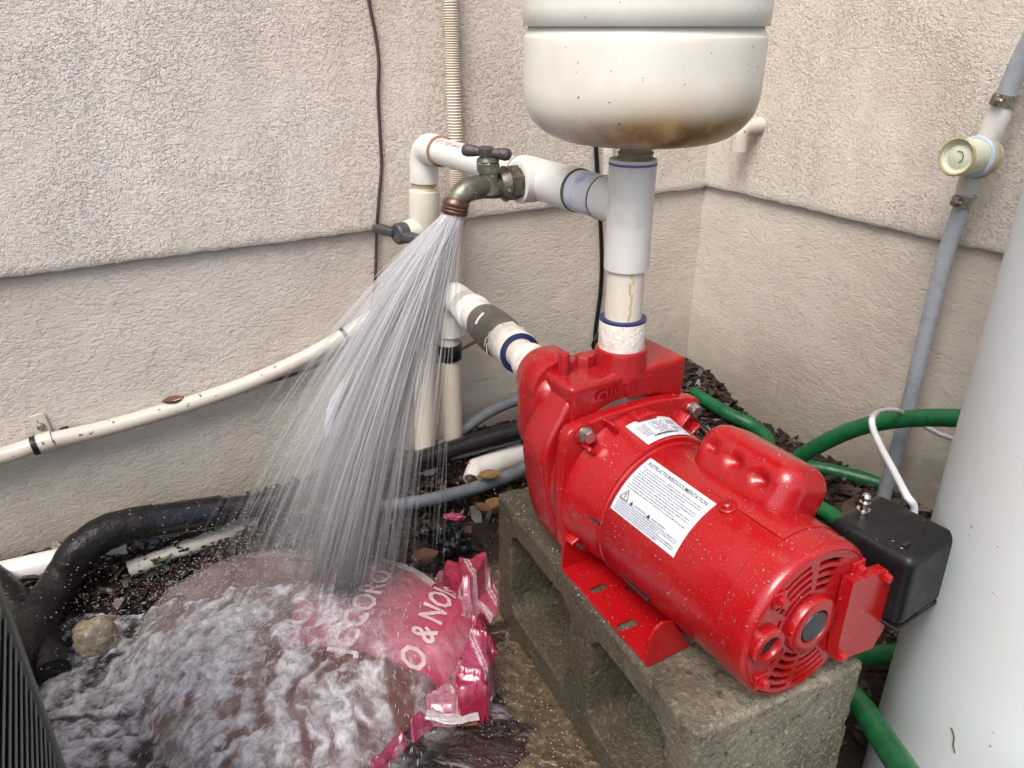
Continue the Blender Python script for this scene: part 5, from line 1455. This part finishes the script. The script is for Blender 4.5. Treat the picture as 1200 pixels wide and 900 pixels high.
# ------------------------------------------------------------------ beads of water on the pump
bpy.context.view_layer.update()
V_ = []; F__ = []
for o in PARTS:
    off = parent_off(o); b = len(V_)
    V_.extend([v.co+off for v in o.data.vertices]); F__.extend([tuple(i+b for i in p.vertices) for p in o.data.polygons])
bvh = BVHTree.FromPolygons(V_, F__)
m = MB(); rnd = random.Random(31); got = 0
for k in range(14000):
    if got >= 4000: break
    x, y = rnd.uniform(620, 1050), rnd.uniform(400, 825)
    r = ray(x, y).normalized()
    o_ = CP+Vector((rnd.uniform(-.2, .1), 0, rnd.uniform(0, .3))); tgt = CP+r*rnd.uniform(.6, .95)
    dd_ = (tgt-o_).normalized()
    hit, nn, idx, dist = bvh.ray_cast(o_, dd_)
    if hit is None: continue
    if nn.dot(dd_) > 0: nn = -nn
    if nn.z < -.15 or (nn.dot(AX) > .8 and rnd.random() < .93): continue
    got += 1
    rr_ = rnd.uniform(.00028, .0007) if rnd.random() < .88 else rnd.uniform(.0008, .0017)
    a = Vector((0, 0, 1)) if abs(nn.z) < .9 else Vector((1, 0, 0)); u = nn.cross(a).normalized(); v = nn.cross(u)
    ec = rnd.uniform(.85, 1.3); vs = []
    for (q, h_) in ((1, -.1), (.86, .38), (.5, .58)):
        for j in range(7): vs.append(hit+(u*math.cos(2*PI*j/7)*q*ec+v*math.sin(2*PI*j/7)*q)*rr_+nn*rr_*h_)
    vs.append(hit+nn*rr_*.66); fs = []
    for i in range(2):
        for j in range(7): fs.append((i*7+j, i*7+(j+1) % 7, (i+1)*7+(j+1) % 7, (i+1)*7+j))
    for j in range(7): fs.append((14+j, 14+(j+1) % 7, 21))
    m.add(vs, fs)
o = m.build('water_drops', 'drop', pump, 180, 'stuff')

# ------------------------------------------------------------------ condenser at the lower left
E0 = G(75, 900, 0)*1.0; E0 = Vector((E0.x*.97, E0.y*.97, -.01))
acn = thing('ac_condenser', E0, 'grey green air conditioner side with louvres at the lower left corner', 'air conditioner')
# cabinet stands left of the camera; its louvred side is parallel to the right wall
Wd, Dp, Ht = .30, .34, .62
topz = .62
mm = MB()
def AC(a, b, z): return E0+AX*a-SD*b+UP*z     # a toward the viewer, b away to the left
def acbox(a0, a1, b0, b1, z0, z1, r=.002): return MB().rbox(AC((a0+a1)/2, (b0+b1)/2, (z0+z1)/2), (a1-a0, b1-b0, z1-z0), r, AX, -SD, UP, n=2)
acbox(.0, .36, .022, .34, .02, Ht-.02).build('cabinet', 'dark', acn)
acbox(-.002, .014, -.002, .345, .0, Ht).build('corner_post', 'ac', acn)
acbox(.345, .365, -.002, .345, .0, Ht).build('corner_post', 'ac', acn)
acbox(.014, .345, .0, .345, Ht-.035, Ht).build('top_pan', 'ac', acn)
acbox(.014, .345, .0, .345, .0, .03).build('base_pan', 'ac', acn)
z = .045; first = None
while z < Ht-.045:
    if first is None:
        mb = MB().rbox(AC(.18, .004, z), (.332, .0165, .0022), .0010, AX, (UP*.94+SD*.33).normalized(), (SD*.94-UP*.33).normalized(), n=1)
        first = mb.build('louvre', 'ac', acn)
        z0_ = z
    else:
        c = first.copy(); COL.objects.link(c); c.parent = acn; c.location = (0, 0, z-z0_)
    z += .0175
for pre, gp in (('dead_leaf', 'fallen leaves'), ('weed_leaf', 'green weed leaves'), ('garden_hose', 'green garden hoses'), ('drain_pipe', 'white pipes lying on the ground'),
                ('hose_clamp', 'hose clamps on the grey tubes'), ('grey_tube', 'grey tubes at the cream valve'), ('grey_hose', 'grey hoses along the wall foot'), ('insulated_hose', 'black insulated hoses'), ('stucco_wall', 'stucco walls meeting in the corner'), ('black_lump', 'black plastic scraps behind the bag')):
    for o in bpy.data.objects:
        if o.parent is None and o.name.split('.')[0] == pre: o['group'] = gp
print('tris', sum(len(p.vertices)-2 for o in bpy.data.objects if o.type == 'MESH' for p in o.data.polygons))
